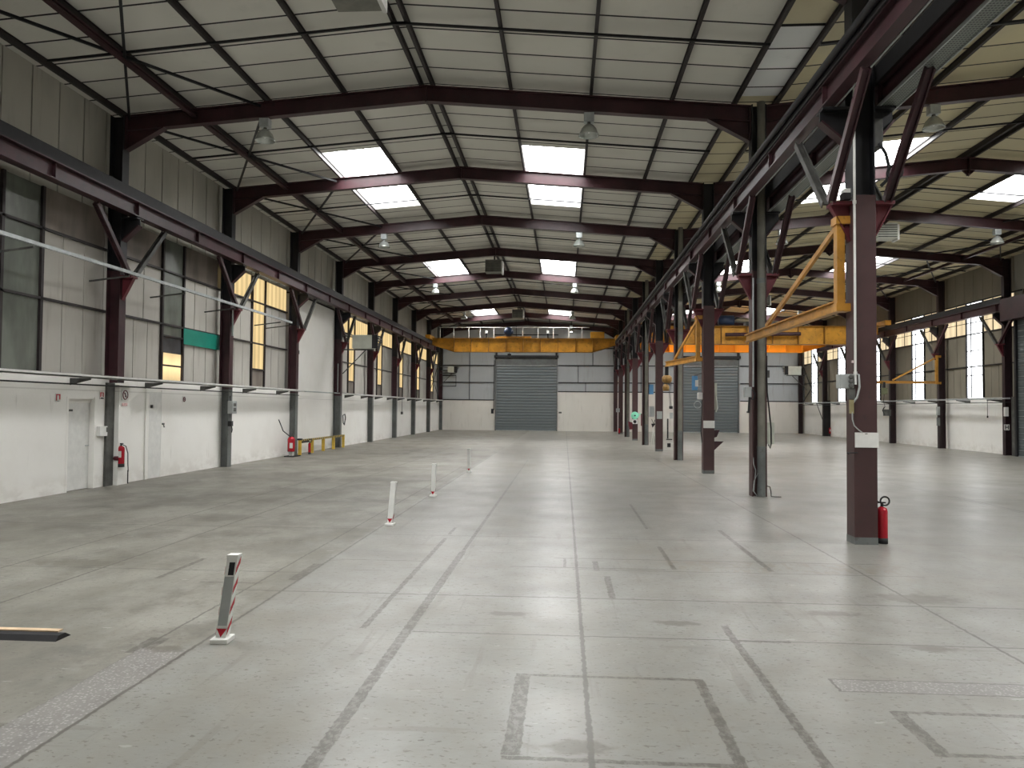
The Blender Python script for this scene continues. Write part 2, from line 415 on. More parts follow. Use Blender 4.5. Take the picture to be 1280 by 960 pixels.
# right wall
b = MB(); b.box(17.3, 17.6, F(4)-.55, Y1, 0, 2.25).box(17.3, 17.6, Y0, F(3), 0, 2.25)
struct(b.build('wall_right', MASN))
struct(MB().box(17.6, 17.65, Y0, Y1, 0, 7.8).box(17.34, 17.6, Y0, Y1, 7.5, 7.7).build('wall_right', DRK))
lob = MB(); upb = MB(); mull = MB(); lit = MB()
for k in range(-3, 9):
    a, c = F(k), F(k+1)
    if c < Y0: continue
    a = max(a, Y0); c = min(c, Y1)
    boards(upb if k > 3 else lit, WR+.04, .05, split(a, c, .72), 6.34, 7.72, .03)
    if k == 3: a_ = F(4)-.55
    else: a_ = a
    ga, gb = F(k)+2.2, F(k)+3.55
    if k < 4:
        boards(lit, WR+.03, .05, split(a_, c, .66), 2.25, 6.34)
        for z in (3.57, 4.95, 6.30): mull.box(WR-.03, WR+.04, a_, c, z-.025, z+.025)
        continue
    for z0, z1, st in ((2.25, 3.57, .60), (3.57, 4.95, .78)):
        boards(lob, WR+.03, .05, split(a, ga, st), z0, z1); boards(lob, WR+.03, .05, split(gb, c, st), z0, z1)
    for y in (ga, gb): mull.box(WR-.03, WR+.04, y-.03, y+.03, 2.25, 6.3)
    for z in (3.57, 4.95, 6.30): mull.box(WR-.03, WR+.04, a, c, z-.025, z+.025)
    for y in split(a, ga, .72)[1:-1]+split(gb, c, .72)[1:-1]: mull.box(WR-.0, WR+.03, y-.012, y+.012, 4.95, 6.3)
    mull.box(WR-.0, WR+.03, a, c, 5.44, 5.46)
    for z in (3.2, 4.25, 5.44): mull.box(WR-.01, WR+.03, ga, gb, z-.018, z+.018)
    mull.box(WR-.01, WR+.03, (ga+gb)/2+.3, (ga+gb)/2+.325, 2.25, 6.3)
    g = MB().box(WR+.03, WR+.06, ga+.03, gb-.03, 2.25, 6.3); window(g, WINM)
    for u, v_ in ((a, ga-.03), (gb+.03, c)):
        g = MB().box(WR+.03, WR+.06, u+.05, v_, 4.98, 6.3); window(g, YELP)
struct(lob.build('wall_right', CLADB)); struct(upb.build('wall_right', CLADB)); struct(lit.build('wall_right', CLAD))
struct(mull.build('trim_3', DRK))
# roller shutter in right wall
T = thing('roller_shutter', 'dark grey roller shutter closed in the right side wall, at the picture edge', 'shutter', (16.98, 28.5, 0))
MB().box(16.98, 17.03, 26.5, 30.62, .02, 5.15).build('curtain', SHUT, T)
for yy in (30.62, 26.38): MB().box(16.9, 17.15, yy, yy+.12, 0, 5.2).build('guide_rail', DRK, T)
MB().box(16.96, 17.06, 26.5, 30.62, 0, .035).build('bottom_bar', GALV, T)
struct(MB().box(16.55, 17.3, F(3)-.2, 31.0, 5.12, 5.95).build('trim_4', MAR))
struct(MB().box(16.86, 17.3, F(3)+.1, 26.38, 0, 5.12).box(17.1, 17.5, 30.74, 31.05, 0, 5.12).build('wall_right', DRK))

# end wall
b = MB(); YE = 58.0
b.box(-9.4, -5.1, YE, YE+.3, 0, 2.24).box(-.56, 3.6, YE, YE+.3, 0, 2.88).box(3.6, 8.2, YE, YE+.3, 0, 2.88).box(12.6, 17.3, YE, YE+.3, 0, 2.28)
MASE = board_mat('cream_dimmed_masonry', (.66, .64, .585), .7, .2, .5)  # beige wall paint, also darkened for the weaker light at this end
struct(b.build('wall_end', MASE))
b = MB()
def zroof(x): return (ztL(x) if x < 3.7 else ztR(x))+.14
b.box(-9.6, -5.1, YE+.06, YE+.25, 2.24, 7.7).box(-5.18, -.47, YE+.06, YE+.25, 5.45, 7.9).box(-.56, 8.2, YE+.06, YE+.25, 2.88, 7.6).box(8.1, 12.75, YE+.06, YE+.25, 5.45, 7.9).box(12.6, 17.6, YE+.06, YE+.25, 2.28, 7.6)
for cx, f_ in ((RL, ztL), (RR, ztR)):
    zt = f_(cx)+.16
    b.plate([(cx-6.6, YE+.15, 7.5), (cx+6.6, YE+.15, 7.5), (cx+6.6, YE+.15, 7.62), (cx, YE+.15, zt), (cx-6.6, YE+.15, 7.62)], (0, .1, 0))
struct(b.build('wall_end', CLADE))
struct(MB().box(-9.7, 17.6, YE+.26, YE+.34, 0, 8.8).build('wall_end', DRK))  # unseen dark backing, added to stop light leaking through the end wall
struct(MB().plate([(RL-6.6, YE+.05, 6.5), (RL+6.6, YE+.05, 6.5), (RL+6.6, YE+.05, 7.72), (RL, YE+.05, 8.3), (RL-6.6, YE+.05, 7.72)], (0, .1, 0)).plate([(RR-6.6, YE+.05, 6.5), (RR+7, YE+.05, 6.5), (RR+7, YE+.05, 7.72), (RR, YE+.05, 8.36), (RR-6.6, YE+.05, 7.72)], (0, .1, 0)).build('wall_end', CLADE))
b = MB()
for x0, x1, zs in ((-9.2, -5.2, (2.25, 3.55, 4.81, 6.1)), (-.48, 8.1, (2.9, 3.57, 4.83, 6.1)), (12.75, 17.2, (2.30, 3.58, 4.85, 6.1)), (-5.2, -.48, (6.1, 7.1)), (8.1, 12.75, (6.1,))):
    for z in zs: b.box(x0, x1, YE-.02, YE+.07, z-.035, z+.035)
for x, z0, z1 in ((-7.06, 2.25, 6.1), (.98, 3.57, 3.58), (1.55, 2.9, 3.57), (1.0, 3.57, 4.83), (2.07, 4.83, 6.1), (5.6, 2.9, 4.8), (14.0, 2.3, 6.0), (-9.1, 0, 6.1), (-3.6, 6.1, 7.9), (-2, 6.1, 7.9)):
    b.box(x-.02, x+.02, YE-.01, YE+.07, z0, z1)
struct(b.build('trim_5', DRK))
for nm, x0, x1, lab in (('l', -5.04, -.61, 'tall grey roller shutter closed in the far end wall of the left bay'), ('r', 8.25, 12.57, 'grey roller shutter closed in the far end wall of the right bay, behind the columns')):
    T = thing('roller_shutter', lab, 'shutter', ((x0+x1)/2, YE-.1, 0))
    MB().box(x0, x1, YE-.04, YE+.02, .03, 4.81).build('curtain', SHUT, T)
    MB().box(x0, x1, YE-.10, YE+.04, 4.83, 5.36).build('fascia', GRYS, T)
    MB().box(x0-.02, x1+.02, YE-.14, YE+.03, 4.79, 4.84).build('fascia_lip', GALV, T)
    MB().box(x0-.16, x1+.16, YE-.30, YE, 5.38, 5.56).build('roller_box', DRK, T)
    for x in (x0-.09, x1+.01): MB().box(x, x+.08, YE-.12, YE, 0, 5.38).build('guide_rail', GRYS, T)
    MB().box(x0, x1, YE-.06, YE+.02, 0, .05).build('bottom_bar', GALV, T)
    for x in (x0, x1): MB().box(x-.06, x+.06, YE-.13, YE, 5.3, 6.1).build('bracket', DRK, T)
# wall behind the camera, with the hall's own white sliding door
struct(MB().box(-9.7, 17.6, Y0-.25, Y0, 0, 8.3).build('wall_front', MASN))

# ceiling: board strips between purlins, roof lights
OFF = (.115, 1.7, 3.3, 4.9, 6.35)
SKY = [(4.0, 9.5), (19.05, 24.65), (33.45, 38.55), (48.95, 53.6)]
for R_, zf, half, side in ((RL, ztL, 6.95, 'L'), (RR, ztR, 7.3, 'R')):
    for sgn in (-1, 1):
        lim = half if not (side == 'R' and sgn < 0) else 6.25
        if side == 'L' and sgn > 0: lim = 6.11
        es = [0, 1.7, 3.3, 4.9, lim]
        g = MB()
        for i in range(4):
            x0, x1 = R_+sgn*es[i], R_+sgn*es[i+1]
            segs = [(Y0-.2, Y1+.2)]
            if i == (1 if side == 'L' or True else 1):
                cut = []; y = Y0-.2
                for s0, s1 in SKY: cut.append((y, s0)); y = s1
                cut.append((y, Y1+.05)); segs = cut
            m_i = 1 if side == 'R' or (sgn > 0 and i == 3 and False) else 0
            for ya, yb in segs:
                za, zb = zf(x0)+.14, zf(x1)+.14
                g.mat(m_i).plate([(x0, ya, za+.03), (x1, ya, zb+.03), (x1, yb, zb+.03), (x0, yb, za+.03)], (0, 0, .06))
        struct(g.build('ceiling', [ROOFG, ROOFY]))
        for s0, s1 in SKY:
            x0, x1 = R_+sgn*1.70, R_+sgn*3.30; xa, xb = min(x0, x1), max(x0, x1)
            kb = MB()
            for (p, q) in (((xa+.02, s0), (xa+.02, s1)), ((xb-.02, s0), (xb-.02, s1)), ((xa, s0+.02), (xb, s0+.02)), ((xa, s1-.02), (xb, s1-.02))):
                z1_ = zf(p[0])+.14; z2_ = zf(q[0])+.14
                kb.plate([(p[0], p[1], z1_), (q[0], q[1], z2_), (q[0], q[1], z2_+.34), (p[0], p[1], z1_+.34)], (.03, 0, 0) if p[0] == q[0] else (0, .03, 0))
            struct(kb.build('trim_6', CURB))
            g = MB(); za, zb = zf(xa)+.48, zf(xb)+.48
            g.plate([(xa, s0, za), (xb, s0, zb), (xb, s1, zb), (xa, s1, za)], (0, 0, .02)); window(g, SKYM)
            bars = MB(); xm = (xa+xb)/2+.12
            for x in (xm-.07, xm+.07, xa+.18): bars.bar((x, s0, zf(x)+.42), (x, min(s0+2.0, s1), zf(x)+.42), .018, .03)
            for yy in (s0+.7, s0+1.5): bars.bar((xa, yy, zf(xa)+.40), (xb, yy, zf(xb)+.40), .02, .02)
            struct(bars.build('trim_7', GRYB))
# replaced white and yellowed boards beside the middle column row: own boards laid under the sheet
g = MB(); xa, xb = 3.30, 4.10; zv = ztL(3.3)+.14
g.plate([(xa, Y0-.2, zv+.03), (xb, Y0-.2, zv+.03), (xb, Y1+.05, zv+.03), (xa, Y1+.05, zv+.03)], (0, 0, .06))
struct(g.build('ceiling', ROOFY))
g = MB(); g.plate([(xa, 12.5, zv-.012), (xb, 12.5, zv-.012), (xb, 15.3, zv-.012), (xa, 15.3, zv-.012)], (0, 0, .02))
struct(g.build('ceiling', ROOFW))

# purlins
def side_txt(i, sgn, bay): return ('%s purlin %s of the ridge' % (ORD[i], 'left' if sgn < 0 else 'right'))+' in the %s bay roof' % bay
for R_, zf, bay in ((RL, ztL, 'left'), (RR, ztR, 'right')):
    for sgn in (-1, 1):
        for i, o_ in enumerate(OFF):
            if bay == 'right' and sgn < 0 and i == 4: o_ = 6.25
            if bay == 'left' and sgn > 0 and i == 4: o_ = 6.11
            x = R_+sgn*o_; z = zf(x)
            tag(MB().ib((x, Y0, z+.07), (x, YE, z+.07), .055, .13).build('roof_purlin', PUR),
                'long dark steel '+side_txt(i, sgn, bay), 'purlin', 'long purlins under the roof boards')
# rafters, one per frame and bay
def rafter(k, R_, zf, xa, xb, bay, lab):
    mb = MB(); y = F(k); dep = .32
    for sgn, xc in ((-1, xa), (1, xb)):
        pr, pe = (R_, y, zf(R_)-dep/2), (xc, y, zf(xc)-dep/2)
        mb.ib(pr, pe, .17, dep)
        hx = xc-sgn*.80; zb = zf(hx)-dep; ze = 6.90
        xf = xc-sgn*.02
        mb.plate([(hx, y, zb+.01), (xf, y, zf(xf)-dep+.01), (xf, y, ze)], (0, .02, 0))
        mb.bar((hx+(-sgn)*.02, y, zb), (xf, y, ze), .17, .02)
        mb.box(xf-.012, xf+.012, y-.085, y+.085, ze, zf(xf))
    mb.box(R_-.012, R_+.012, y-.09, y+.09, zf(R_)-dep-(.13 if bay == 'right' else .02), zf(R_))
    if bay == 'right':
        mb.plate([(R_-.18, y, zf(R_)-dep), (R_+.18, y, zf(R_)-dep), (R_, y, zf(R_)-dep-.16)], (0, .03, 0))
    tag(mb.build('roof_rafter', MAR), lab, 'rafter', 'portal rafters of the %s bay' % bay)
for k in range(0, 10):
    yk = 'just above the picture edge' if k == 0 else '%s in view from the camera' % ORD[k-1]
    rafter(k, RL, ztL, XL+.14, XM-.14, 'left', 'maroon portal rafter of the left bay, '+yk)
    rafter(k, RR, ztR, XM+.14, XR-.14, 'right', 'maroon portal rafter of the right bay, '+yk)
# mid-bay ties and wind bracing
for k in range(0, 9):
    y = F(k)+2.65; o_ = ORD[k]
    for R_, zf, xa, xb, bay in ((RL, ztL, -8.95, 3.3, 'left'), (RR, ztR, 4.1, 16.8, 'right')):
        mb = MB()
        mb.bar((xa, y, zf(xa)-.03), (R_-.1, y, zf(R_)-.03), .038, .038).bar((R_+.1, y, zf(R_)-.03), (xb, y, zf(xb)-.03), .038, .038).bar((R_-.12, y, zf(R_)-.03), (R_+.12, y, zf(R_)-.03), .05, .05)
        tag(mb.build('roof_tie', DRK), 'thin dark tie crossing the %s bay roof between rafters, %s from the camera' % (bay, o_), 'tie rod', 'thin roof ties between the rafters')
        if bay == 'left': xo, xi, xm = -8.95, -6.2, -7.6
        else: xo, xi, xm = 16.75, 14.0, 15.4
        T = thing('roof_bracing', 'crossed thin rods under the roof edge beside the %s wall, %s from the camera' % (bay, o_), 'bracing', (xm, y, zf(xm)-.15), 'crossed roof bracing along the side walls')
        ya, yb = F(k)+.1, F(k+1)-.1
        for (p, q) in (((xo, ya), (xi, yb)), ((xo, yb), (xi, ya))):
            MB().bar((p[0], p[1], zf(p[0])-.10), (q[0], q[1], zf(q[0])-.10), .045, .045).build('rod', DRK, T)
        MB().ib((xm, F(k)+.01, zf(xm)-.13), (xm, F(k+1)-.01, zf(xm)-.13), .10, .10, tf=.03).build('strut', MAR, T)

# ------------------------------------------------------------ columns
def gusset(T, x, sgn, y, L, z1=4.27, z0=3.80):
    mb = MB(); mb.plate([(x, y, z1), (x+sgn*L, y, z1), (x, y, z0)], (0, .04, 0)); mb.box(min(x, x+sgn*L), max(x, x+sgn*L), y-.13, y+.13, z1-.02, z1+.02)
    mb.bar((x+sgn*L, y, z1-.01), (x, y, z0), .10, .015)
    mb.build('gusset', RED, T)
def corbel(T, x, sgn, y, L, m=DRK):
    mb = MB(); mb.plate([(x, y, 5.48), (x+sgn*L, y, 5.48), (x+sgn*L, y, 5.34), (x, y, 5.02)], (0, .03, 0))
    mb.box(min(x, x+sgn*L), max(x, x+sgn*L), y-.13, y+.13, 5.46, 5.49); c_ = mb.build('corbel', m, T)
    MB().bar((x+sgn*L, y, 5.33), (x, y, 5.01), .17, .025).build('flange', MAR, sub(c_, T))
def kbrace(T, x, y, m1=MAR, m2=GDRK):
    zt_ = 5.48 if x != 4.03 else 5.47
    MB().ib((x, y-.10, 4.30), (x, y-1.28, zt_), .09, .10, (1, 0, 0), .02, .02).build('near_brace', m1, T)
    MB().ib((x, y+.10, 4.30), (x, y+1.28, zt_), .09, .10, (1, 0, 0), .02, .02).build('far_brace', m2, T)
BGRY = paint('beige_grey_pipe', (.15, .145, .12), .5, .2, 2)
# left wall columns
for k in range(0, 10):
    y = F(k)
    nm = {0: 'nearest the camera, just outside the picture', 9: 'in the far left corner'}.get(k, '%s in view from the camera' % ORD[k-1])
    low = 'white boxed foot' if k == 1 else 'grey painted foot'
    T = thing('steel_column', 'maroon steel column with %s on left wall, %s' % (low, nm), 'column', (XL, y, 0), 'columns along the left wall')
    MB().ib((XL, y, 2.1), (XL, y, 4.4), .24, .28, (1, 0, 0)).build('shaft', [MAR], T)
    MB().ib((XL, y, 4.4), (XL, y, ztL(XL)), .24, .28, (1, 0, 0)).build('upper_shaft', DRK, T)
    if k == 1: MB().box(-9.31, XL+.04, y+.13, y+.52, 0, 2.06).build('boxed_foot', MASN, T)
    if k == 1: MB().box(-9.30, -9.25, y-.14, y+.12, 0, 2.1).build('lower_shaft', GDRK, T)
    else: MB().ib((XL, y, 0), (XL, y, 2.1), .24, .28, (1, 0, 0)).build('lower_shaft', GRYS, T)
    if k < 9:
        gusset(T, XL+.14, 1, y, .24); corbel(T, XL+.14, 1, y, .34); kbrace(T, -8.88, y)
# middle columns
mid_lab = ['boxed maroon column nearest the camera, with red fire extinguisher at its foot', 'maroon column with round grey downpipe on its face and beige cabinet behind',
           'boxed maroon column with low pointed brackets near its foot', 'slim column with grey downpipe, next behind the one with pointed brackets',
           'boxed maroon column carrying a small grey plate, left of the slim downpipe column', 'column with grey downpipe just left of the one with small grey plate',
           'dark maroon column carrying the mint green reel', 'column with grey downpipe next to the mint green reel', 'last but one maroon column before the far wall of middle row',
           'end column of middle row against the far wall']
for k in range(0, 10):
    y = F(k); T = thing('steel_column', mid_lab[k]+', middle row', 'column', (XM, y, 0), 'columns of the middle row')
    zt = ztL(3.6)
    if k % 2 == 0:
        MB().box(XM-.14, XM+.14, y-.15, y+.13, .085, 4.36).build('shaft', MARL, T, bevel=.008)
        MB().box(XM-.141, XM+.141, y-.151, y+.131, 0, .09).build('foot_band', GRYS, T)
        MB().ib((XM, y, 4.36), (XM, y, zt), .26, .28, (1, 0, 0)).build('upper_shaft', DRK, T)
    else:
        MB().ib((XM, y, 0), (XM, y, 4.36), .26, .28, (1, 0, 0), .022).build('shaft', MARL, T)
        MB().ib((XM, y, 4.36), (XM, y, zt), .26, .28, (1, 0, 0), .022).build('upper_shaft', DRK, T)
        if k < 9:
            dp = MB().tube([(XM+.045, y-.09, .95), (XM+.045, y-.09, zt+.05)], .078, 14).build('downpipe', BGRY, T)
            MB().tube([(XM+.045, y-.09, 0), (XM+.045, y-.09, .95)], .083, 14).tube([(XM+.045, y-.09, .93), (XM+.045, y-.09, .96)], .089, 14).tube([(XM+.045, y-.09, 4.1), (XM+.045, y-.09, 4.2)], .087, 14).build('pipe_sleeve', GRYS, sub(dp, T))
    if k < 9:
        for sg in (-1, 1):
            gusset(T, XM+sg*.14, sg, y, .24); corbel(T, XM+sg*.14, sg, y, .36 if sg < 0 else .26); kbrace(T, 3.34 if sg < 0 else 4.03, y)
DRKM = paint('backlit_maroon_paint', (.022, .010, .012), .5, .3, 2)  # maroon darkened to paint in the backlit shade of the columns
# right wall columns
rl = {4: 'beside the roller shutter', 5: 'carrying the thin yellow jib', 6: 'behind the thin yellow jib tip', 7: 'hidden behind the nearest middle column', 8: 'with black boxed foot and small extinguisher', 9: 'in the far right corner'}
for k in range(3, 10):
    y = F(k); T = thing('steel_column', 'dark maroon column on right wall, '+rl.get(k, 'beyond the picture edge past the shutter'), 'column', (XR, y, 0), 'columns along the right wall')
    MB().ib((XR, y, 0), (XR, y, ztR(XR)), .20, .28, (1, 0, 0)).build('shaft', DRKM, T)
    if k == 8: MB().box(XR-.12, XR+.3, y-.18, y+.1, 0, 2.3).build('boxed_foot', DRK, T)
    if k < 9:
        gusset(T, XR-.14, -1, y, .24); corbel(T, XR-.14, -1, y, .34); kbrace(T, 16.68, y)
struct(MB().box(16.98, 17.28, F(4)-.5, F(4)-.3, 0, 2.25).build('trim_8', GDRK))

# ------------------------------------------------------------ crane runway beams
def runway(x, lab, ya, yb, dark_side=0):
    T = thing('crane_runway_beam', lab, 'runway beam', (x, (ya+yb)/2, 5.5))
    wd = .15 if 0 < x < 10 else .20; z0_ = 5.54 if 0 < x < 10 else 5.51
    MB().ib((x, ya, (z0_+5.83)/2), (x, yb, (z0_+5.83)/2), wd, 5.83-z0_, tf=.022).build('girder', MAR, T)
    MB().box(x-.045, x+.045, ya, yb, 6.0, 6.07).box(x-.10, x+.10, ya, yb, 5.83, 6.0).build('rail', BLK, T)
    if dark_side:
        MB().box(x+dark_side*.10-.02, x+dark_side*.10+.02, ya, yb, 5.80, 6.03).build('busbar_channel', BLK, T)
    st = MB()
    for k in range(int((ya-F(0))/5.302)-1, 10):
        for dy in (0, 2.65):
            yy = F(k)+dy
            if ya < yy < yb: st.box(x-.07, x+.07, yy-.008, yy+.008, 5.55, 5.82)
    st.build('stiffener', MAR, T)
    return T
runway(-8.82, 'long maroon crane runway beam carried along the left wall', Y0+.05, 53.2)
MB_stop = MB().box(-9.0, -8.6, 53.2, 53.5, 5.45, 6.25)
tag(MB_stop.build('rail_end_stop', DRK), 'dark end stop at the far end of left wall crane rail', 'end stop')
runway(3.34, 'maroon crane runway beam on left side of the middle column row', Y0+.05, 53.2, 0)
runway(4.03, 'maroon crane runway beam on right side of the middle column row', Y0+.05, 53.2, -1)
runway(16.65, 'dark maroon crane runway beam carried along the right wall', 31.0, 53.2)
tag(MB().tube([(3.20, Y0+.1, 5.93), (3.20, 49.5, 5.93)], .045, 10).build('busbar_pipe', DRK), 'black pipe running along the top of the middle left runway beam', 'pipe')
T = thing('conduit_pipe', 'thin pale conduit under the middle left runway beam', 'conduit', (3.53, 8, 5.49))
MB().tube([(3.435, Y0+.1, 5.54), (3.435, 40, 5.54)], .012, 6).build('pipe', GALV, T)
# perforated tray beside right-hand beam
T = thing('cable_tray', 'grey perforated cable tray running beside the right runway beam of the middle row', 'cable tray', (4.06, 20, 5.5))
t = NT('perforated_tray'); xyz = t.sep(t.P())
h1 = t.ma('LESS_THAN', t.ma('ABSOLUTE', t.ma('SUBTRACT', t.ma('FRACT', t.ma('MULTIPLY', xyz[1], 22)), .5)), .25)
h2 = t.ma('LESS_THAN', t.ma('ABSOLUTE', t.ma('SUBTRACT', t.ma('FRACT', t.ma('MULTIPLY', xyz[0], 30)), .5)), .33)
t.bsdf(t.mix(t.ma('MULTIPLY', h1, h2), (.20, .22, .20), (.05, .055, .05)), .5, .3); PERF = t.m
MB().box(3.95, 4.17, Y0+.1, 40, 5.505, 5.512).build('base_sheet', PERF, T)
for xx in (3.938, 4.17): MB().box(xx, xx+.014, Y0+.1, 40, 5.49, 5.535).build('side_rail', GALV, T)
for k in range(-2, 6):
    for d in (0, 1.8, 3.5): MB().box(3.94, 4.18, F(k)+d, F(k)+d+.03, 5.512, 5.54).build('support_arm', DRK, T)
T = thing('ventilation_box', 'grey sheet metal box hanging under the cable tray at the nearest middle column', 'box', (3.98, 10.2, 5.1))
MB().box(3.88, 3.99, 10.08, 10.30, 4.98, 5.35).build('casing', GDRK, T, bevel=.01)
MB().tube([(3.93, 10.05, 5.02), (4.0, 10.03, 4.88), (4.05, 10.05, 4.70), (4.02, 10.05, 4.55), (3.95, 10.05, 4.48)], .022, 8).build('hose', BLK, T)
# thin galvanised festoon rail along left wall
T = thing('festoon_rail', 'thin galvanised rail on arms in front of the left wall glazing', 'rail', (-8.62, 14, 4.24))
MB().bar((-8.62, Y0+.1, 4.24), (-8.62, 24.2, 4.30), .05, .06).build('rail', GALV, T)
for y in (4, 7.2, 10, 12.1, 14.9, 17.2, 19.9, 23.2, 24.1): MB().bar((-9.42, y, 4.10), (-8.60, y, 4.20), .03, .03).build('support_arm', GDRK, T)
# ledge trays on both side walls
for nm, x0, x1, runs, lab in (('a', -9.07, -8.88, ((Y0+.1, 26.3), (31.5, 57.5)), 'pale cable tray ledge running along the left wall at dado height'),
                              ('b', 16.70, 16.85, ((30.9, 57.5),), 'pale cable tray ledge running along the right wall at dado height')):
    T = thing('cable_tray', lab, 'cable tray', ((x0+x1)/2, runs[0][0], 2.1))
    tr = MB()
    for ya, yb in runs:
        tr.box(x0, x1, ya, yb, 2.155, 2.175); tr.box(x0, x0+.012, ya, yb, 2.175, 2.21); tr.box(x1-.012, x1, ya, yb, 2.155, 2.215)
        y = ya+1.2
        while y < yb:
            wx = -9.3 if x0 < 0 else 17.3; ox = x1-.02 if x0 < 0 else x0+.02
            MB().plate([(wx, y, 2.15), (ox, y, 2.15), (ox, y, 2.12), (wx, y, 2.02)], (0, .03, 0)).build('bracket', GDRK, T); y += 2.65
    tr.build('tray', GALV if x0 > 0 else WHT, T)
    MB().tube([((x0-.0 if x0 < 0 else x1), runs[0][0], 2.03), ((x0 if x0 < 0 else x1), runs[0][1], 2.03)], .014, 6).build('cable', BLK, T)
tag(MB().tube([(-9.12, 26.3, 2.18), (-9.12, 31.5, 2.2)], .02, 8).build('conduit_pipe', GALV), 'thin pipe crossing the blank white wall section on the left', 'conduit')

# ------------------------------------------------------------ overhead cranes
def crane(y, xa, xb, z0, z1, m, lab, n, rail=True, left=True):
    T = thing('overhead_crane', lab, 'crane', ((xa+xb)/2, y, 6.07)); ca, cb = xa, xb; xa, xb = xa+.13, xb-.13
    def gz(x):
        t_ = min(1, min(x-xa, xb-x)/1.45); return z1-.42-(z1-.42-z0)*max(0, t_)
    mb = MB(); ta, tb = xa+1.45, xb-1.45
    za = z1-.40
    mb.plate([(xa, y, za), (ta, y, z0), (tb, y, z0), (xb, y, za), (xb, y, z1), (xa, y, z1)], (0, .06, 0))
    G = mb.build('main_girder', m, T)
    fl = MB(); fl.box(xa, xb, y-.22, y+.22, z1, z1+.03)
    fl.bar((ta, y, z0-.012), (tb, y, z0-.012), .44, .025).bar((xa, y, za-.012), (ta, y, z0-.012), .44, .025).bar((tb, y, z0-.012), (xb, y, za-.012), .44, .025)
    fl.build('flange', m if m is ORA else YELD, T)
    for i in range(n+1):
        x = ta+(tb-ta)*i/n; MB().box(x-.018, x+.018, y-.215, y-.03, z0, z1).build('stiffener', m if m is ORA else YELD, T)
    for x in (ca, cb):
        MB().box(x-.16, x+.16, y-1.0, y+1.0, 6.10, 6.36).build('end_carriage', m, T, bevel=.02)
        for yy in (y-.8, y+.8): MB().lathe([(0, -.06), (.11, -.06), (.11, .06), (0, .06)], (x, yy, 6.18), 16, (1, 0, 0)).build('wheel', DRK, T)
    return T
y = 51.0
T = crane(y, -8.82, 3.40, 5.32, 6.18, YEL, 'yellow overhead bridge crane across far end of the left bay', 8)
hr = MB()
for x in [-8.2, -7.3, -6.3, -5.55, -4.65, -2.75, -1.75, -.75, .25, 1.1]: hr.box(x-.018, x+.018, y+.15, y+.19, 6.2, 6.95)
hr.box(-8.2, 1.6, y+.15, y+.19, 6.93, 6.965); hr.build('guard_rail', WHT, T)
tr = MB().box(-4.4, -2.2, y-.05, y+.4, 6.22, 6.34).box(-4.5, -4.1, y-.1, y+.4, 6.22, 6.30).build('trolley', JIB, T)
MB().lathe([(0, -.35), (.20, -.35), (.30, -.2), (.30, .2), (.20, .35), (0, .35)], (-3.65, y-.1, 6.62), 18, (0, 1, 0)).build('hoist_motor', BLU, sub(tr, T))
for x in (-5.1, -1.1):
    MB().box(x-.05, x+.05, y-.2, y-.1, 6.2, 6.55).build('post', DRK, T); MB().box(x-.08, x+.08, y-.22, y-.1, 6.52, 6.70).build('lamp_head', WHT, T)
MB().box(1.66, 2.55, y-.3, y+.3, 6.21, 6.62).build('control_cabinet', YEL, T, bevel=.02)
hk = MB().tube([(-3.6, y-.0, 5.3), (-3.6, y, 5.12)], .02, 6).box(-3.72, -3.48, y-.08, y+.08, 5.08, 5.2)
hk.tube([(-3.6+.09*math.sin(a), y, 4.98+.09*math.cos(a)) for a in [i*.45 for i in range(0, 11)]], .022, 6); hk.build('hook_block', DRK, T)
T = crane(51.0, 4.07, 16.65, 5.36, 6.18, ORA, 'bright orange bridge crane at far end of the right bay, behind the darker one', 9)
T = crane(42.6, 4.07, 16.65, 5.18, 6.12, YEL, 'ochre yellow bridge crane spanning the right bay, nearer one of the two', 7)
MB().tube([(8.5, 42.2, 5.65), (12.4, 42.2, 5.70)], .10, 10).build('drive_shaft', MAR, T)
tr = MB().box(9.6, 11.2, 42.3, 42.9, 6.15, 6.35).build('trolley', GDRK, T)
MB().lathe([(0, -.4), (.26, -.4), (.26, .4), (0, .4)], (8.6, 42.5, 6.45), 14, (1, 0, 0)).build('hoist_motor', BLU, sub(tr, T))

# ------------------------------------------------------------ jib cranes
def jib(bx, by, ex, ey, z, lab, m=JIB, hoist=False, w_=.13, toph=4.12):
    T = thing('jib_crane', lab, 'jib crane', (bx, by, z))
    MB().box(bx-.05, bx+.05, by-.07, by+.07, z-.05, toph).build('mast', m, T, bevel=.006)
    for zz in (z-.04, toph-.06): MB().box(bx-.07, bx+.16, by-.10, by+.10, zz-.04, zz+.06).build('pivot_bracket', m, T)
    MB().ib((bx, by, z), (ex, ey, z), w_*.75, w_*1.15, tf=.02, tw=.03).build('boom', m, T)
    f_ = .72; MB().bar((bx, by, toph-.08), (bx+(ex-bx)*f_, by+(ey-by)*f_, z+.09), .045, .07).build('tie_bar', m, T)
    return T
jib(3.49, 10.22, 3.40, 14.9, 2.99, 'ochre jib crane arm swung away from the nearest middle column')
jib(3.49, 20.85, 3.02, 23.6, 3.0, 'ochre jib crane arm on the column with pointed brackets')
T = thing('chain_hoist', 'brown chain hoist with round body hanging from the farther ochre jib arm', 'hoist', (3.03, 23.5, 2.5))
MB().lathe([(0, -.14), (.07, -.14), (.12, -.08), (.12, .08), (.07, .14), (0, .14)], (3.03, 23.5, 2.55), 16, (1, 0, 0)).build('body', BRZ, T)
MB().box(2.97, 3.07, 23.46, 23.54, 2.66, 2.92).build('trolley', DRK, T)
MB().lathe([(0, 0), (.09, 0), (.10, .12), (.06, .2), (0, .2)], (3.0, 23.5, 2.20), 12).build('chain_bag', BRZ, T)
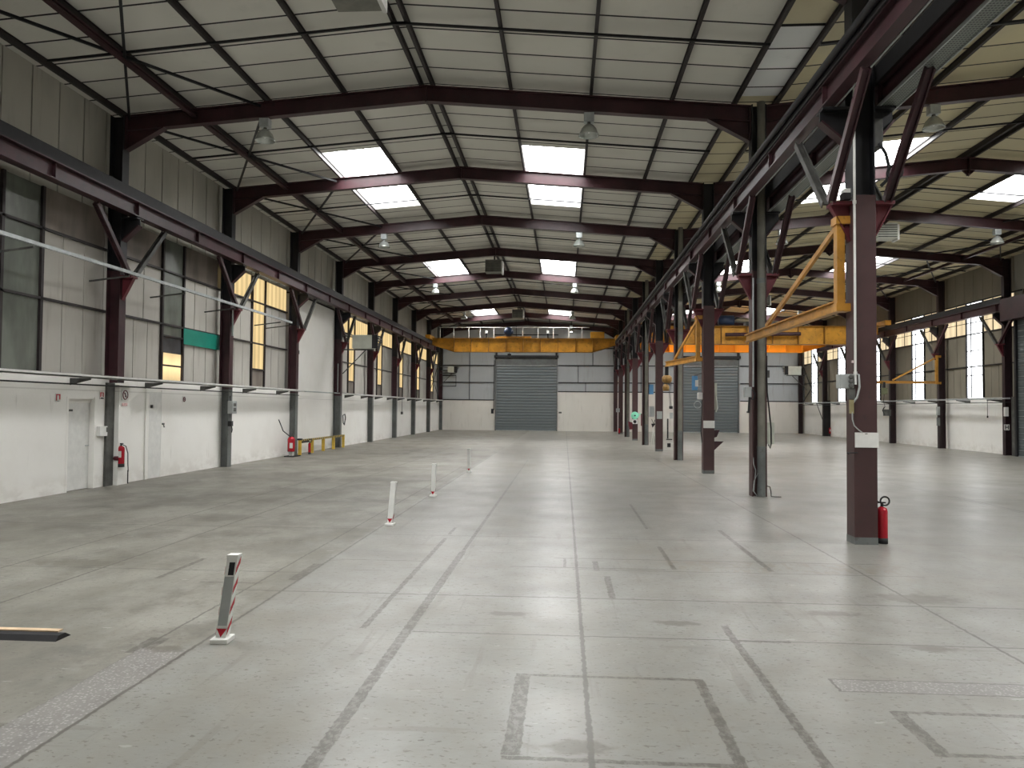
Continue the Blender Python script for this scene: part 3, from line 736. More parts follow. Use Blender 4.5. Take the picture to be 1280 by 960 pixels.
MB().tube([(3.1, 23.5, 2.5), (3.1, 23.5, 2.05), (3.12, 23.5, 1.75)], .008, 5).build('chain', DRK, T)
T = jib(16.80, F(5), 14.15, F(5)+.1, 2.98, 'thin yellow jib crane arm reaching out from the right wall', JIB, w_=.10, toph=4.2)
T = thing('chain_hoist', 'olive chain hoist hanging from the yellow jib on the right wall', 'hoist', (14.5, F(5), 2.5))
MB().box(14.38, 14.62, F(5)-.08, F(5)+.08, 2.42, 2.72).build('body', paint('olive_paint', (.12, .13, .07), .5, .2), T, bevel=.03)
MB().box(14.46, 14.54, F(5)-.03, F(5)+.15, 2.7, 2.98).build('trolley', DRK, T)
MB().tube([(14.5, F(5), 2.45), (14.46, F(5), 2.1), (14.53, F(5), 1.85)], .01, 5).tube([(14.5, F(5), 1.85), (14.42, F(5), 1.7), (14.5, F(5), 1.5)], .025, 6).build('chain', DRK, T)

# ------------------------------------------------------------ high-bay lamps
def lamp0():
    T = thing('high_bay_lamp', 'x', 'lamp', (0, 0, 0), 'high-bay lamps under the rafters')
    MB().box(-.10, .10, -.09, .09, -.20, -.02).build('ballast_box', GALV, T, bevel=.01)
    MB().tube([(0, 0, -.25), (0, 0, -.2)], .035, 10).build('neck', GDRK, T)
    MB().lathe([(.04, -.23), (.09, -.26), (.15, -.33), (.19, -.43), (.205, -.47), (.195, -.47), (.18, -.43), (.14, -.33), (.08, -.27)], (0, 0, 0), 24).build('reflector', REFL, T)
    MB().lathe([(0, -.34), (.03, -.35), (.035, -.39), (0, -.42)], (0, 0, 0), 10).build('bulb', WHT, T)
    return T['e']
L0 = None
for bay, xs, zf in (('left bay', (-6.13, .45), ztL), ('right bay', (7.07, 13.86), ztR)):
    for x, sd in zip(xs, ('left', 'right')):
        for k in (1, 3, 5, 7):
            loc = (x, F(k), zf(x)-.32)
            if L0 is None: L0 = lamp0(); L0.location = Vector(loc)*S; o = L0
            else: o = copy_tree(L0, loc)
            o['label'] = 'grey high-bay lamp in the %s %s row, %s lamp from the camera' % (bay, sd, ORD[(k-1)//2])
T = thing('high_bay_lamp', 'lit high-bay lamp just above the far yellow crane, near the end wall', 'lamp', (.46, 57.5, 7.4), 'high-bay lamps under the rafters')
MB().tube([(.46, 57.5, 7.7), (.46, 57.5, 8.0)], .02, 6).build('hanger', DRK, T); MB().box(.36, .56, 57.42, 57.6, 7.55, 7.75).build('ballast_box', GALV, T); MB().lathe([(.05, 7.52), (.16, 7.42), (.20, 7.28), (.19, 7.28), (.15, 7.4)], (.46, 57.5, 0), 16).build('reflector', REFL, T)
MB().lathe([(0, 7.25), (.09, 7.27), (.12, 7.33), (0, 7.42)], (.46, 57.5, 0), 12).build('bulb', LAMPON, T)

# ------------------------------------------------------------ heaters
GRIM = paint('grimy_heater_casing', (.17, .17, .145), .5, .2, 3)
def heater_ridge(x, y, lab, z=7.66):
    T = thing('unit_heater', lab, 'heater', (x, y, z-.5))
    MB().box(x-.36, x+.30, y-.25, y+.30, z-.5, z).build('casing', CREAM if 'pale' in lab else GRIM, T, bevel=.015)
    fr = MB()
    for i in range(6): fr.box(x-.33, x+.27, y-.27, y-.25, z-.47+i*.075, z-.44+i*.075)
    fr.build('louvre', GDRK, T)
    MB().box(x+.30, x+.36, y-.22, y+.25, z-.55, z-.05).build('side_fin', WHT, T)
    MB().tube([(x, y, z), (x, y, z+.25)], .03, 8).build('hanger', DRK, T)
heater_ridge(-2.88, F(0)+.30, 'dark unit heater hanging at the roof ridge, cut off by top of the picture', 7.74)
heater_ridge(-2.88, F(4)+.32, 'grey unit heater hanging under the left bay ridge, between the second pair of roof lights')
heater_ridge(-2.85, F(7)+.32, 'smaller-looking unit heater under the left bay ridge, just above the far crane')
heater_ridge(10.5, F(3)+.32, 'pale unit heater right of the nearest middle column, under right bay ridge', 7.80)
heater_ridge(10.5, F(6)+.32, 'dark unit heater under right bay ridge, above the ochre crane', 7.75)
def heater_wall(x0, x1, y, z0, z1, out, lab, m=CREAM):
    T = thing('unit_heater', lab, 'heater', ((x0+x1)/2, y, z0))
    o_ = x1 if out > 0 else x0; cut = .2*out
    MB().plate([((x0 if out > 0 else x1), y, z0), (o_-cut, y, z0), (o_, y, z1), ((x0 if out > 0 else x1), y, z1)], (0, .6, 0)).build('casing', m, T, bevel=.015)
    lv = MB()
    for i in range(6):
        f_ = (i+.5)/6; px = o_-cut+cut*f_+.03*out; pz = z0+(z1-z0)*f_
        lv.bar((px, y-.28, pz), (px+.07*out, y+.28, pz-.0), .02, .05) if False else lv.box(min(px, px+.07*out), max(px, px+.07*out), y-.29, y+.29, pz-.012, pz+.012)
    lv.box(min(o_-cut, o_)-.0, max(o_-cut, o_)+.03, y-.31, y-.29, z0, z1)
    lv.build('louvre', DRK, T)
    wx = x0 if out > 0 else x1; bx_ = wx-out*(.45 if y < 57 else .62)
    MB().bar(((x0+x1)/2, y, z0-.02), (bx_, y, z0-1.0), .035, .035).bar((o_-cut, y, z0-.03), (bx_, y, z0-.03), .04, .05).bar((bx_, y, z1), (wx+out*.2, y, z1-.1), .04, .04).build('bracket', GDRK, T)
heater_wall(-8.45, -7.45, F(4)-.4, 3.98, 4.52, 1, 'cream unit heater on a bracket high on left wall beside the blank white section')
heater_wall(-8.62, -7.95, 57.75, 4.25, 4.7, 1, 'small cream unit heater in the far left corner of the hall')
MB().box(-9.1, -8.6, 57.55, 57.8, 4.36, 4.42).build('wall_arm', GDRK, {'e': C.objects['unit_heater.006'], '_o': tuple(v/S for v in C.objects['unit_heater.006'].location)})
heater_wall(14.35, 15.42, F(8), 3.98, 4.55, -1, 'cream unit heater on the right wall above far corner, facing left')

# ------------------------------------------------------------ fire extinguishers
def extinguisher(x, y, z, lab, h=.58, r=.07, hose=1, pad=False):
    T = thing('fire_extinguisher', lab, 'fire extinguisher', (x, y, z))
    b = h*.78
    B = MB().lathe([(0, 0), (r*.95, 0), (r, .01), (r, b*.88), (r*.86, b*.96), (r*.45, b), (.02, b+.005)], (x, y, z), 24).build('cylinder', REDX, T)
    MB().lathe([(r*.99, -.001), (r*1.03, .0), (r*1.03, .07), (r*.99, .07)], (x, y, z), 24).build('base_ring', BLK, T)
    hd = MB().tube([(x, y, z+b), (x, y, z+b+.05)], .018, 8).box(x-.055, x+.045, y-.012, y+.012, z+b+.045, z+b+.062).bar((x, y, z+b+.05), (x-.09, y, z+b+.085), .018, .01)
    hd.build('valve_handle', BLK, T)
    if hose == 1:
        pts = [(x, y-.01, z+b+.03)]+[(x+.03+.055*math.cos(a), y-.02, z+b+.075+.055*math.sin(a)) for a in [PI*1.1-i*.42 for i in range(0, 14)]]
        MB().tube(pts, .011, 6).build('hose', BLK, T)
    else:
        MB().tube([(x+.01, y, z+b+.04), (x+r+.02, y+.02, z+b), (x+r+.05, y+.05, z+b-.15), (x+r+.05, y+.06, z+.05), (x+r+.06, y+.06, z-.1)], .010, 6).build('hose', BLK, T)
        MB().box(x-.03, x+.045, y-r-.004, y-r+.004, z+.20, z+.33).build('paper_label', WHT, T)
    return T
extinguisher(3.98, 10.17, 0, 'red fire extinguisher standing on floor at the foot of nearest middle column', .58, .068)
T = extinguisher(-9.14, 15.68, .37, 'red fire extinguisher hung on left wall beside the white door', .55, .07, 2)
MB().lathe([(0, -.04), (.045, -.04), (.045, .04), (0, .04)], (-9.19, 15.60, .55), 14, (1, 0, 0)).build('wall_clip', RED, T)
MB().tube([(-9.04, 15.78, .30), (-9.05, 15.8, .02)], .012, 6).build('horn', BLK, T)
extinguisher(-8.80, 26.70, 0, 'small slim red extinguisher standing in front of the yellow barrier', .50, .045)
extinguisher(17.22, F(8)-.28, .12, 'small red extinguisher on the black boxed column of right wall', .55, .06, 2)
extinguisher(3.62, F(8)-.35, 0, 'small red extinguisher at foot of the far middle columns, by the end wall', .50, .06)
T = thing('wheeled_extinguisher', 'red wheeled extinguisher unit with long black handle beside left wall column', 'fire extinguisher', (-9.0, 25.4, 0))
MB().lathe([(0, .16), (.11, .16), (.12, .18), (.12, .56), (.09, .63), (.03, .66)], (-8.97, 25.35, 0), 20).build('cylinder', REDX, T)
MB().box(-9.1, -8.78, 25.05, 25.75, .0, .03).build('base_plate', BLK, T)
MB().box(-9.03, -8.97, 25.3, 25.42, .03, .17).box(-8.93, -8.89, 25.3, 25.42, .03, .17).build('foot', WHT, T)
MB().tube([(-8.97, 25.3, .64), (-9.12, 25.0, .85), (-9.22, 24.85, 1.22)], .016, 6).build('handle', BLK, T)
MB().tube([(-8.97, 25.35, .66), (-8.92, 25.36, .76)], .02, 6).build('valve', GDRK, T)
MB().box(-8.98, -8.88, 25.222, 25.23, .28, .45).build('paper_label', WHT, T)

# ------------------------------------------------------------ delineator posts
def post(x, y, tilt, rot, lab, stripes=True):
    T = thing('marker_post', lab, 'post', (0, 0, 0), 'red and white floor marker posts')
    h = .56; w1 = .036; sh = tilt
    def P(u, v, z): return (u+sh*z, v, z+.03)
    sides = MB(); t_ = .5
    vs = [P(a, b_, z) for z in (0, h) for a, b_ in ((-w1, -w1), (w1, -w1), (w1, w1), (-w1, w1))]
    sides.add(vs, [(3, 2, 1, 0), (4, 5, 6, 7), (0, 1, 5, 4), (1, 2, 6, 5), (2, 3, 7, 6), (3, 0, 4, 7)]); B = sides.build('post_body', WHT, T)
    cap = MB(); vs = [P(a*1.1, b_*1.1, h+z) for z in (0, .02) for a, b_ in ((-w1, -w1), (w1, -w1), (w1, w1), (-w1, w1))]
    cap.add(vs, [(3, 2, 1, 0), (4, 5, 6, 7), (0, 1, 5, 4), (1, 2, 6, 5), (2, 3, 7, 6), (3, 0, 4, 7)]).build('cap', WHT, T)
    MB().box(-.062, .062, -.075, .075, 0, .035).build('foot', WHT, T, bevel=.006)
    st = MB(); e = .002
    for i in range(4 if stripes else 1):
        z = .02+i*.14
        for sx in (-1, 1): st.add([P(sx*(w1+e), -w1, z), P(sx*(w1+e), w1, z+.07), P(sx*(w1+e), w1, z+.125), P(sx*(w1+e), -w1, z+.055)], [(0, 1, 2, 3)])
    st.add([P(-w1, -w1-e, .07), P(w1, -w1-e, .07), P(.0, -w1-e, .01)], [(0, 1, 2)])
    st.build('red_stripe', REDX, T)
    if stripes:
        g = MB().add([P(-w1*.9, -w1-e, .09), P(w1*.9, -w1-e, .09), P(w1*.9, -w1-e, .43), P(-w1*.9, -w1-e, .43)], [(0, 1, 2, 3)]); g.build('grey_strip', GRYB, T)
    if stripes: MB().add([P(-w1*.35, -w1-2*e, .44), P(w1*.75, -w1-2*e, .44), P(w1*.75, -w1-2*e, .53), P(-w1*.35, -w1-2*e, .53)], [(0, 1, 2, 3)]).build('reflector', BLK, T)
    T['e'].location = Vector((x, y, 0))*S; T['e'].rotation_euler.z = rot
post(-2.38, 5.40, .13, .05, 'leaning red and white marker post with black reflector, nearest the camera')
post(-2.42, 10.88, .08, .0, 'leaning white marker post, second from the camera', False)
post(-2.42, 14.47, .03, .0, 'upright white marker post, third from the camera', False)
post(-2.43, 20.04, -.01, .0, 'small white marker post farthest from the camera', False)

# threshold ramp at left edge
T = thing('floor_ramp', 'low black rubber strip with pale wooden top on the floor at left picture edge', 'ramp', (-4.2, 5.4, 0))
MB().ext([(-.085, 0), (.085, 0), (.05, .035), (-.02, .035)], (-5.2, 5.37, 0), (-3.52, 5.37, 0)).build('rubber_profile', BLK, T)
MB().box(-5.2, -3.58, 5.40, 5.455, .03, .042).build('wood_strip', CHQ, T)

# yellow barrier
T = thing('safety_barrier', 'low yellow guard barrier with black striped rail along left wall', 'barrier', (-8.95, 28.7, 0))
for y in (26.2, 27.5, 28.8, 30.1, 31.45): MB().box(-9.02, -8.92, y-.04, y+.04, 0, .50).build('post', BARY, T)
t = NT('hazard_stripe_paint'); yy = t.sep(t.P())
c = t.mix(t.ma('LESS_THAN', t.ma('FRACT', t.ma('MULTIPLY', t.ma('ADD', yy[1], yy[2]), 4.5)), .45), (.45, .33, .06), (.03, .03, .03)); t.bsdf(c, .5); HZ = t.m
MB().box(-9.01, -8.93, 26.2, 31.5, .45, .52).build('rail', HZ, T)
MB().box(-9.04, -8.90, 26.12, 26.26, .50, .56).box(-9.02, -8.92, 26.3, 27.0, .40, .47).build('bumper', BLK, T)

# ------------------------------------------------------------ left wall details
T = thing('wall_door', 'plain white door set in the left wall beside the extinguisher', 'door', (-9.4, 14.57, 0))
T['e'].name = 'door_1'
del T['e']['label']; del T['e']['category']; T['e']['kind'] = 'structure'
MB().box(-9.43, -9.39, 14.18, 14.96, .01, 1.69).build('leaf', WHT, T)
MB().box(-9.42, -9.29, 14.11, 14.16, 0, 1.80).box(-9.42, -9.29, 14.98, 15.03, 0, 1.80).box(-9.42, -9.30, 14.11, 15.03, 1.76, 1.82).box(-9.42, -9.37, 14.16, 14.98, 1.69, 1.76).build('frame', MASN, T)
MB().tube([(-9.38, 14.88, .85), (-9.34, 14.88, .85), (-9.34, 14.78, .85)], .010, 6).build('handle', GALV, T)
MB().box(-9.388, -9.38, 14.26, 14.42, 1.52, 1.56).build('name_plate', GDRK, T)
T = thing('wall_door', 'x', 'door', (-9.3, 17.3, 0)); T['e'].name = 'door_2'
del T['e']['label']; del T['e']['category']; T['e']['kind'] = 'structure'
MB().box(-9.30, -9.285, 16.98, 17.54, .01, 1.95).build('leaf', WHT, T)
MB().box(-9.29, -9.27, 16.86, 16.98, 0, 2.0).box(-9.291, -9.280, 17.54, 17.56, 0, 2.0).build('frame', MASN, T)
MB().box(-9.285, -9.25, 17.58, 17.64, 1.20, 1.24).tube([(-9.26, 17.6, 1.22), (-9.25, 17.63, 1.14)], .014, 6).build('handle', GDRK, T)
def sign(x, y, z, hy, hz, lab, bars, face=1, base=WHT):
    T = thing('safety_sign', lab, 'sign', (x, y, z))
    MB().box(x, x+.012*face, y-hy, y+hy, z-hz, z+hz).build('panel', base, T)
    X_ = x+.0125*face
    for m, L in bars:
        mb = MB()
        for q in L:
            if q[0] == 'b': mb.box(min(X_, X_+.004*face), max(X_, X_+.004*face), y+q[1], y+q[2], z+q[3], z+q[4])
            elif q[0] == 'r': mb.tube([(X_, y+q[1]*math.cos(a), z+q[1]*math.sin(a)) for a in [i*PI/12 for i in range(24)]], .012, 6, closed=True)
            elif q[0] == 'd': mb.tube([(X_, y+q[1], z+q[2]), (X_, y+q[3], z+q[4])], .009, 5)
        mb.build('pictogram', m, T)
sign(-9.295, 13.83, 1.78, .07, .075, 'small red and white fire equipment sign on left wall, left of the white door', [(REDX, [('b', -.06, -.035, -.06, .06), ('b', .03, .06, -.04, .06), ('b', -.03, .03, .04, .06)]), (GDRK, [('b', -.03, .03, -.072, -.062)])])
sign(-9.295, 15.2, 1.84, .07, .075, 'small red and white fire equipment sign right of the white door', [(REDX, [('b', -.06, -.03, -.03, .06), ('b', .02, .05, -.03, .06), ('b', -.03, .02, .045, .06)]), (BLK, [('b', -.05, .05, -.07, -.045)])])
sign(-9.145, 15.78, 1.86, .12, .11, 'round red prohibition sign with diagonal bar on the white boxed column foot', [(RED, [('r', .09), ('d', -.06, .06, .06, -.06)]), (BLK, [('b', -.012, .012, -.05, .04)])])
sign(-9.295, 18.62, 1.80, .07, .07, 'small round dark red prohibition sign on left wall, right of second door', [(RED, [('r', .05), ('d', -.03, .03, .03, -.03)])], 1, WHT)
tag(MB().box(-9.145, -9.14, 15.68, 15.88, 1.63, 1.69).build('notice_label', paint('faded_red_print', (.62, .40, .38), .6, .3, 30)), 'faded pink notice below the round prohibition sign on left wall', 'notice')
tag(MB().box(-9.295, -9.285, 17.06, 17.18, 1.58, 1.66).build('notice_label', GRYB), 'tiny grey notice on left wall beside the second door', 'notice')
T = thing('fuse_box', 'small white electrical box on left wall between white door and extinguisher', 'box', (-9.3, 15.18, 1.05))
MB().box(-9.3, -9.22, 15.06, 15.32, 1.02, 1.22).build('casing', WHT, T, bevel=.01); MB().box(-9.22, -9.215, 15.27, 15.31, 1.1, 1.2).build('slot', GDRK, T)
T = thing('switch_box', 'grey switch box on left wall column, second column in view', 'box', (-9.06, 20.7, 1.4))
MB().box(-9.06, -8.92, 20.60, 20.88, 1.44, 1.78).build('casing', GRYB, T, bevel=.01); MB().box(-8.925, -8.915, 20.66, 20.82, 1.5, 1.6).box(-8.925, -8.915, 20.66, 20.82, 1.64, 1.72).build('cover', GDRK, T)
MB().tube([(-9.0, 20.62, 1.78), (-9.0, 20.62, 1.92)], .012, 6).build('cable', BLK, T)
T = thing('power_socket', 'black socket with dangling plug under the switch box on left wall column', 'socket', (-9.03, 20.7, 1.1))
MB().box(-9.06, -8.96, 20.62, 20.76, 1.10, 1.24).build('body', BLK, T, bevel=.01)
MB().tube([(-8.98, 20.7, 1.1), (-8.97, 20.72, 1.0), (-8.98, 20.7, .93)], .014, 6).build('cable', BLK, T)
tag(MB().box(-9.43, -9.41, 18.80, 20.92, 3.17, 3.56).build('wall_panel', GREENP), 'bright green rectangular panel on left wall boards', 'panel')
tag(MB().box(-9.36, -9.30, 26.72, 26.95, 3.48, 3.62).box(-9.31, -9.29, 26.74, 26.93, 3.5, 3.6).build('emergency_light', GDRK), 'small dark emergency light on blank white wall section at the left', 'light')
tag(MB().tube([(-9.18, 31.28, 3.4), (-9.18, 31.28, 2.25)], .02, 6).build('conduit_pipe', GALV), 'short vertical conduit on the column right of the blank white wall section', 'conduit')
tag(MB().box(-9.02, -8.98, F(2)-.10, F(2)-.07, 3.55, 4.25).build('conduit_pipe', GALV), 'pale vertical conduit on second left wall column below its braces', 'conduit')
for y, lab in ((F(5)+.3, 'small dark socket box on left wall far beyond the barrier, nearer one'), (F(6)+2.2, 'small dark socket box on left wall far beyond the barrier, farther one')):
    tag(MB().box(-9.30, -9.2, y, y+.2, 1.25, 1.4).tube([(-9.25, y+.1, 1.4), (-9.25, y+.1, 2.1)], .012, 5).build('power_socket', GDRK), lab, 'socket')
tag(MB().tube([(-9.05, F(4)+.25, 1.3), (-9.0, F(4)+.35, 1.35), (-9.0, F(4)+.45, 1.2), (-9.03, F(4)+.4, .9), (-9.05, F(4)+.3, 1.0), (-9.05, F(4)+.25, 1.3)], .022, 6).build('cable_loop', BLK), 'black cable loop hung on column at right end of yellow barrier', 'cable')

# ------------------------------------------------------------ middle column accessories
yf = F(0)-.15
T = thing('socket_box', 'light grey industrial socket box on the left side of nearest middle column', 'socket', (3.50, 10.1, 1.9))
MB().box(3.42, 3.59, 10.00, 10.16, 1.93, 2.11).build('casing', GRYB, T, bevel=.012)
for z in (1.965, 2.02, 2.075): MB().lathe([(.026, 0), (.03, -.02), (.024, -.03), (0, -.025)], (3.545, 10.0, z), 14, (0, 1, 0)).build('socket', GDRK, T)
MB().box(3.53, 3.60, 9.99, 10.08, 1.80, 1.93).build('plug_housing', GDRK, T)
MB().tube([(3.6, 10.04, 2.13), (3.645, 10.0, 2.1), (3.65, 9.99, 1.95), (3.62, 9.99, 1.82), (3.57, 10.0, 1.75)], .013, 8).build('cable', GRYB, T)
tag(MB().box(3.535, 3.58, 9.985, 10.03, 1.62, 1.79).build('junction_box', paint('olive_brass', (.28, .24, .12), .5, .2)), 'small olive junction box below the socket box, nearest middle column', 'box')
tag(MB().tube([(3.60, 9.99, 6.0), (3.60, 9.99, 4.28), (3.60, 9.99, 1.98)], .016, 8).tube([(3.6, 9.99, 2.1), (3.6, 9.99, 2.14)], .024, 8).tube([(3.6, 9.99, 4.24), (3.6, 9.99, 4.28)], .024, 8).build('conduit_pipe', WHT), 'white vertical conduit pipe down the nearest middle column', 'conduit')
tag(MB().tube([(3.56, 9.99, 1.64), (3.56, 9.985, 1.55), (3.58, 9.98, 1.47), (3.63, 9.98, 1.42), (3.68, 9.985, 1.385)], .007, 6).build('cable', GRYB), 'thin grey cable curving down to the white notice, nearest middle column', 'cable')
tag(MB().box(3.56, 3.59, 9.985, 10.02, 2.25, 2.28).build('sticker', paint('pale_pink_sticker', (.55, .45, .45), .6)), 'tiny pale sticker above the socket box, nearest middle column', 'sticker')
T = thing('notice_board', 'white notice sheet on the front of nearest middle column', 'notice', (3.735, yf-.01, 1.2))
MB().box(3.60, 3.885, yf-.012, yf-.002, 1.20, 1.385).build('sheet', WHT, T); MB().box(3.72, 3.75, yf-.014, yf-.011, 1.365, 1.375).build('clip', GDRK, T)
tag(MB().tube([(3.63, yf-.01, 1.135), (3.52, yf-.02, 1.13)], .008, 6).tube([(3.52, yf-.02, 1.12), (3.50, yf-.02, 1.135)], .012, 6).build('wall_hook', DRK), 'small dark hook below the white notice, nearest middle column', 'hook')
T = thing('warning_beacon', 'small black and white beacon on left bracket of the nearest middle column', 'beacon', (3.50, 10.05, 4.3))
MB().box(3.46, 3.56, 9.98, 10.1, 4.30, 4.38).build('body', BLK, T); MB().box(3.47, 3.55, 9.98, 10.1, 4.38, 4.43).build('lens', WHT, T)
tag(MB().lathe([(.085, -.02), (.10, 0), (.085, .02), (.07, 0), (.085, -.02)], (4.08, 9.96, 4.62), 20, (.4, 1, .1)).build('cable_loop', BLK), 'coiled black cable above the right bracket of nearest middle column', 'cable')
# F1
T = thing('socket_box', 'grey socket box on the left side of the downpipe column', 'socket', (3.52, F(1), 1.9))
MB().box(3.47, 3.60, F(1)-.1, F(1)+.05, 1.90, 2.10).build('casing', GRYB, T, bevel=.01)
MB().tube([(3.56, F(1)-.08, 1.92), (3.54, F(1)-.08, 1.6)], .02, 6).tube([(3.6, F(1)-.12, 2.05), (3.66, F(1)-.13, 1.95), (3.62, F(1)-.13, 1.85), (3.56, F(1)-.12, 1.88)], .014, 6).build('cable', BLK, T)
tag(MB().tube([(3.615, F(1)-.14, 4.2), (3.615, F(1)-.14, 2.1)], .017, 6).build('conduit_pipe', GALV), 'pale conduit beside the downpipe column, above its socket box', 'conduit')
T = thing('electrical_cabinet', 'beige metal cabinet fixed behind the downpipe column', 'cabinet', (3.97, F(1)+.15, 1.0))
MB().box(3.875, 4.04, F(1)-.02, F(1)+.32, 1.0, 1.42).build('body', CREAM, T, bevel=.008); MB().box(4.04, 4.05, F(1)+0, F(1)+.3, 1.02, 1.4).build('door', CREAM, T)
tag(MB().tube([(3.875, F(1)-.12, 2.7), (3.87, F(1)-.14, 2.3), (3.88, F(1)-.13, 2.0), (3.91, F(1)-.14, 1.7), (3.95, F(1)-.14, 1.3), (3.95, F(1)-.14, 1.02), (3.93, F(1)-.14, .92), (3.90, F(1)-.14, 1.0)], .014, 6).build('cable', BLK), 'thick black cable hanging down the right side of downpipe column', 'cable')
tag(MB().box(3.87, 3.93, F(1)-.12, F(1)-.02, 2.28, 2.42).build('junction_box', GDRK), 'small dark junction box high on the right of downpipe column', 'box')
tag(MB().tube([(3.62, F(1)-.12, .75), (3.57+.05, F(1)-.14, .62), (3.66, F(1)-.14, .5), (3.64, F(1)-.14, .3), (3.62, F(1)-.15, .1), (3.68, F(1)-.16, .02)], .008, 5).tube([(3.70, F(1)-.16, .45), (3.62, F(1)-.16, .3), (3.6, F(1)-.16, .1)], .006, 5).build('cable', GRYB), 'thin grey wires tangled at the foot of downpipe column', 'cable')
tag(MB().tube([(3.88, F(1)-.1, .2), (3.93, F(1)-.12, .19), (3.95, F(1)-.12, .1), (3.95, F(1)-.14, .01), (4.0, F(1)-.2, .01), (4.12, F(1)-.2, .01)], .009, 6).build('cable', BLK), 'black cable arching to floor right of the downpipe column', 'cable')
# F2
yf = F(2)-.15
tag(MB().box(3.59, 3.88, yf-.012, yf-.002, 1.18, 1.37).build('notice_board', WHT), 'white notice sheet on the column with pointed brackets', 'notice')
T = thing('pallet_hook_bracket', 'pair of pointed maroon brackets low on third middle column', 'bracket', (3.95, F(2), .6))
MB().plate([(3.87, F(2)-.1, 1.12), (4.02, F(2)-.1, 1.14), (3.94, F(2)-.1, .95), (3.87, F(2)-.1, .93)], (0, .04, 0)).build('upper_plate', MAR, T)
MB().plate([(3.87, F(2)-.1, .84), (4.12, F(2)-.1, .84), (3.87, F(2)-.1, .60)], (0, .04, 0)).build('lower_plate', MAR, T)
T = thing('socket_box', 'white socket box on left side of the column with pointed brackets', 'socket', (3.52, F(2), 1.9))
MB().box(3.47, 3.59, F(2)-.08, F(2)+.06, 1.92, 2.10).build('casing', WHT, T, bevel=.01)
MB().tube([(3.46+.09*math.cos(a), F(2)-.05, 1.78+.09*math.sin(a)) for a in [i*PI/6 for i in range(12)]], .010, 5, closed=True).build('cable', GRYB, T)
tag(MB().tube([(3.56, F(2)-.16, 1.9), (3.55, F(2)-.16, 1.5), (3.53, F(2)-.16, 1.1), (3.56, F(2)-.16, .8)], .012, 5).build('cable', BLK), 'black cable down the left edge of column with pointed brackets', 'cable')
tag(MB().box(3.90, 3.96, F(2)-.06, F(2)+.06, 1.65, 2.35).tube([(3.93, F(2)-.06, 2.0), (3.96, F(2)-.08, 1.7), (3.92, F(2)-.08, 1.6)], .02, 6).build('duct_box', CREAM), 'pale vertical duct on right side of column with pointed brackets', 'duct')
T = thing('hanging_tarpaulin', 'small blue and white sheet hung beside the third middle column', 'sheet', (3.4, F(2)+1.5, 2.0))
MB().box(3.56, 3.72, F(2)+1.48, F(2)+1.5, 2.2, 2.6).build('blue_half', BLUE, T, bevel=.005); MB().box(3.65, 3.73, F(2)+1.45, F(2)+1.478, 2.3, 2.48).build('white_half', WHT, T)
MB().bar((3.66, F(2)+.1, 2.62), (3.64, F(2)+1.5, 2.61), .02, .02).build('hanging_bar', DRK, T)
# F3 - F8 small items
T = thing('control_pendant', 'black pendant control with grey box beside fourth middle column', 'control box', (3.5, F(3), 1.3))
MB().lathe([(0, -.05), (.06, -.04), (.06, .04), (0, .05)], (3.48, F(3)-.1, 1.72), 12).build('reel', BLK, T); MB().box(3.44, 3.54, F(3)-.12, F(3)-.05, 1.35, 1.55).build('box', GRYB, T, bevel=.01)
MB().tube([(3.49, F(3)-.1, 2.6), (3.46, F(3)-.1, 2.2), (3.49, F(3)-.1, 1.75)], .008, 5).build('cable', BLK, T)
tag(MB().box(3.36, 3.40, F(3)-.1, F(3)-.05, .7, 1.35).box(3.34, 3.52, F(3)-.1, F(3)-.02, .66, .69).build('wall_shelf', DRK), 'thin dark shelf bracket left of fourth middle column', 'shelf')
tag(MB().box(4.52, 4.66, 34.85, 34.95, .0, .17).build('floor_box', BLK), 'small black box on the floor seen just left of fourth middle column', 'box')
yf = F(4)-.15
tag(MB().box(3.63, 3.84, yf-.02, yf-.002, 1.28, 1.58).build('switch_plate', GRYB), 'small grey plate on front of fifth middle column', 'plate')
tag(MB().box(3.90, 4.10, F(5)-.1, F(5)+.1, 2.35, 2.8).build('hanging_bag', BLUE), 'small blue bag hanging on the right of the sixth middle column', 'bag')
sx, sy = 4.16, 37.2
T = thing('trestle_stand', 'thin white stand with dark forked top beside the sixth middle column', 'stand', (sx, sy, 0))
for dx, dy in ((-.10, -.1), (.12, -.1), (.02, .18)): MB().tube([(sx, sy, .86), (sx+dx, sy+dy, 0)], .014, 5).build('leg', WHT, T)
MB().plate([(sx-.09, sy, .98), (sx+.13, sy, 1.0), (sx-.03, sy, .80)], (0, .05, 0)).tube([(sx, sy, 1.0), (sx-.07, sy, 1.2)], .012, 5).tube([(sx+.03, sy, 1.0), (sx+.09, sy, 1.18)], .012, 5).build('fork', DRK, T)
T = thing('hose_reel', 'round mint green reel with dark hub on the seventh middle column', 'reel', (3.72, F(6)-.2, 1.25))
MB().lathe([(0, -.05), (.17, -.05), (.205, -.02), (.205, .04), (.17, .06), (0, .06)], (3.71, F(6)-.24, 1.32), 28, (0, 1, 0)).build('drum', MINT, T)
MB().lathe([(0, -.03), (.04, -.03), (.04, 0), (0, 0)], (3.71, F(6)-.29, 1.32), 14, (0, 1, 0)).build('hub', BLK, T)
MB().box(3.57, 3.85, F(6)-.26, F(6)-.18, .88, 1.12).build('bracket', WHT, T)
MB().lathe([(0, -.02), (.085, -.02), (.085, 0), (0, 0)], (3.71, F(6)-.265, 1.0), 16, (0, 1, 0)).build('dial', BLK, T)
MB().tube([(3.9, F(6)-.22, 1.3), (3.95, F(6)-.22, 1.42), (4.03, F(6)-.22, 1.42), (4.06, F(6)-.22, 1.3)], .03, 6).build('arm', MINT, T)
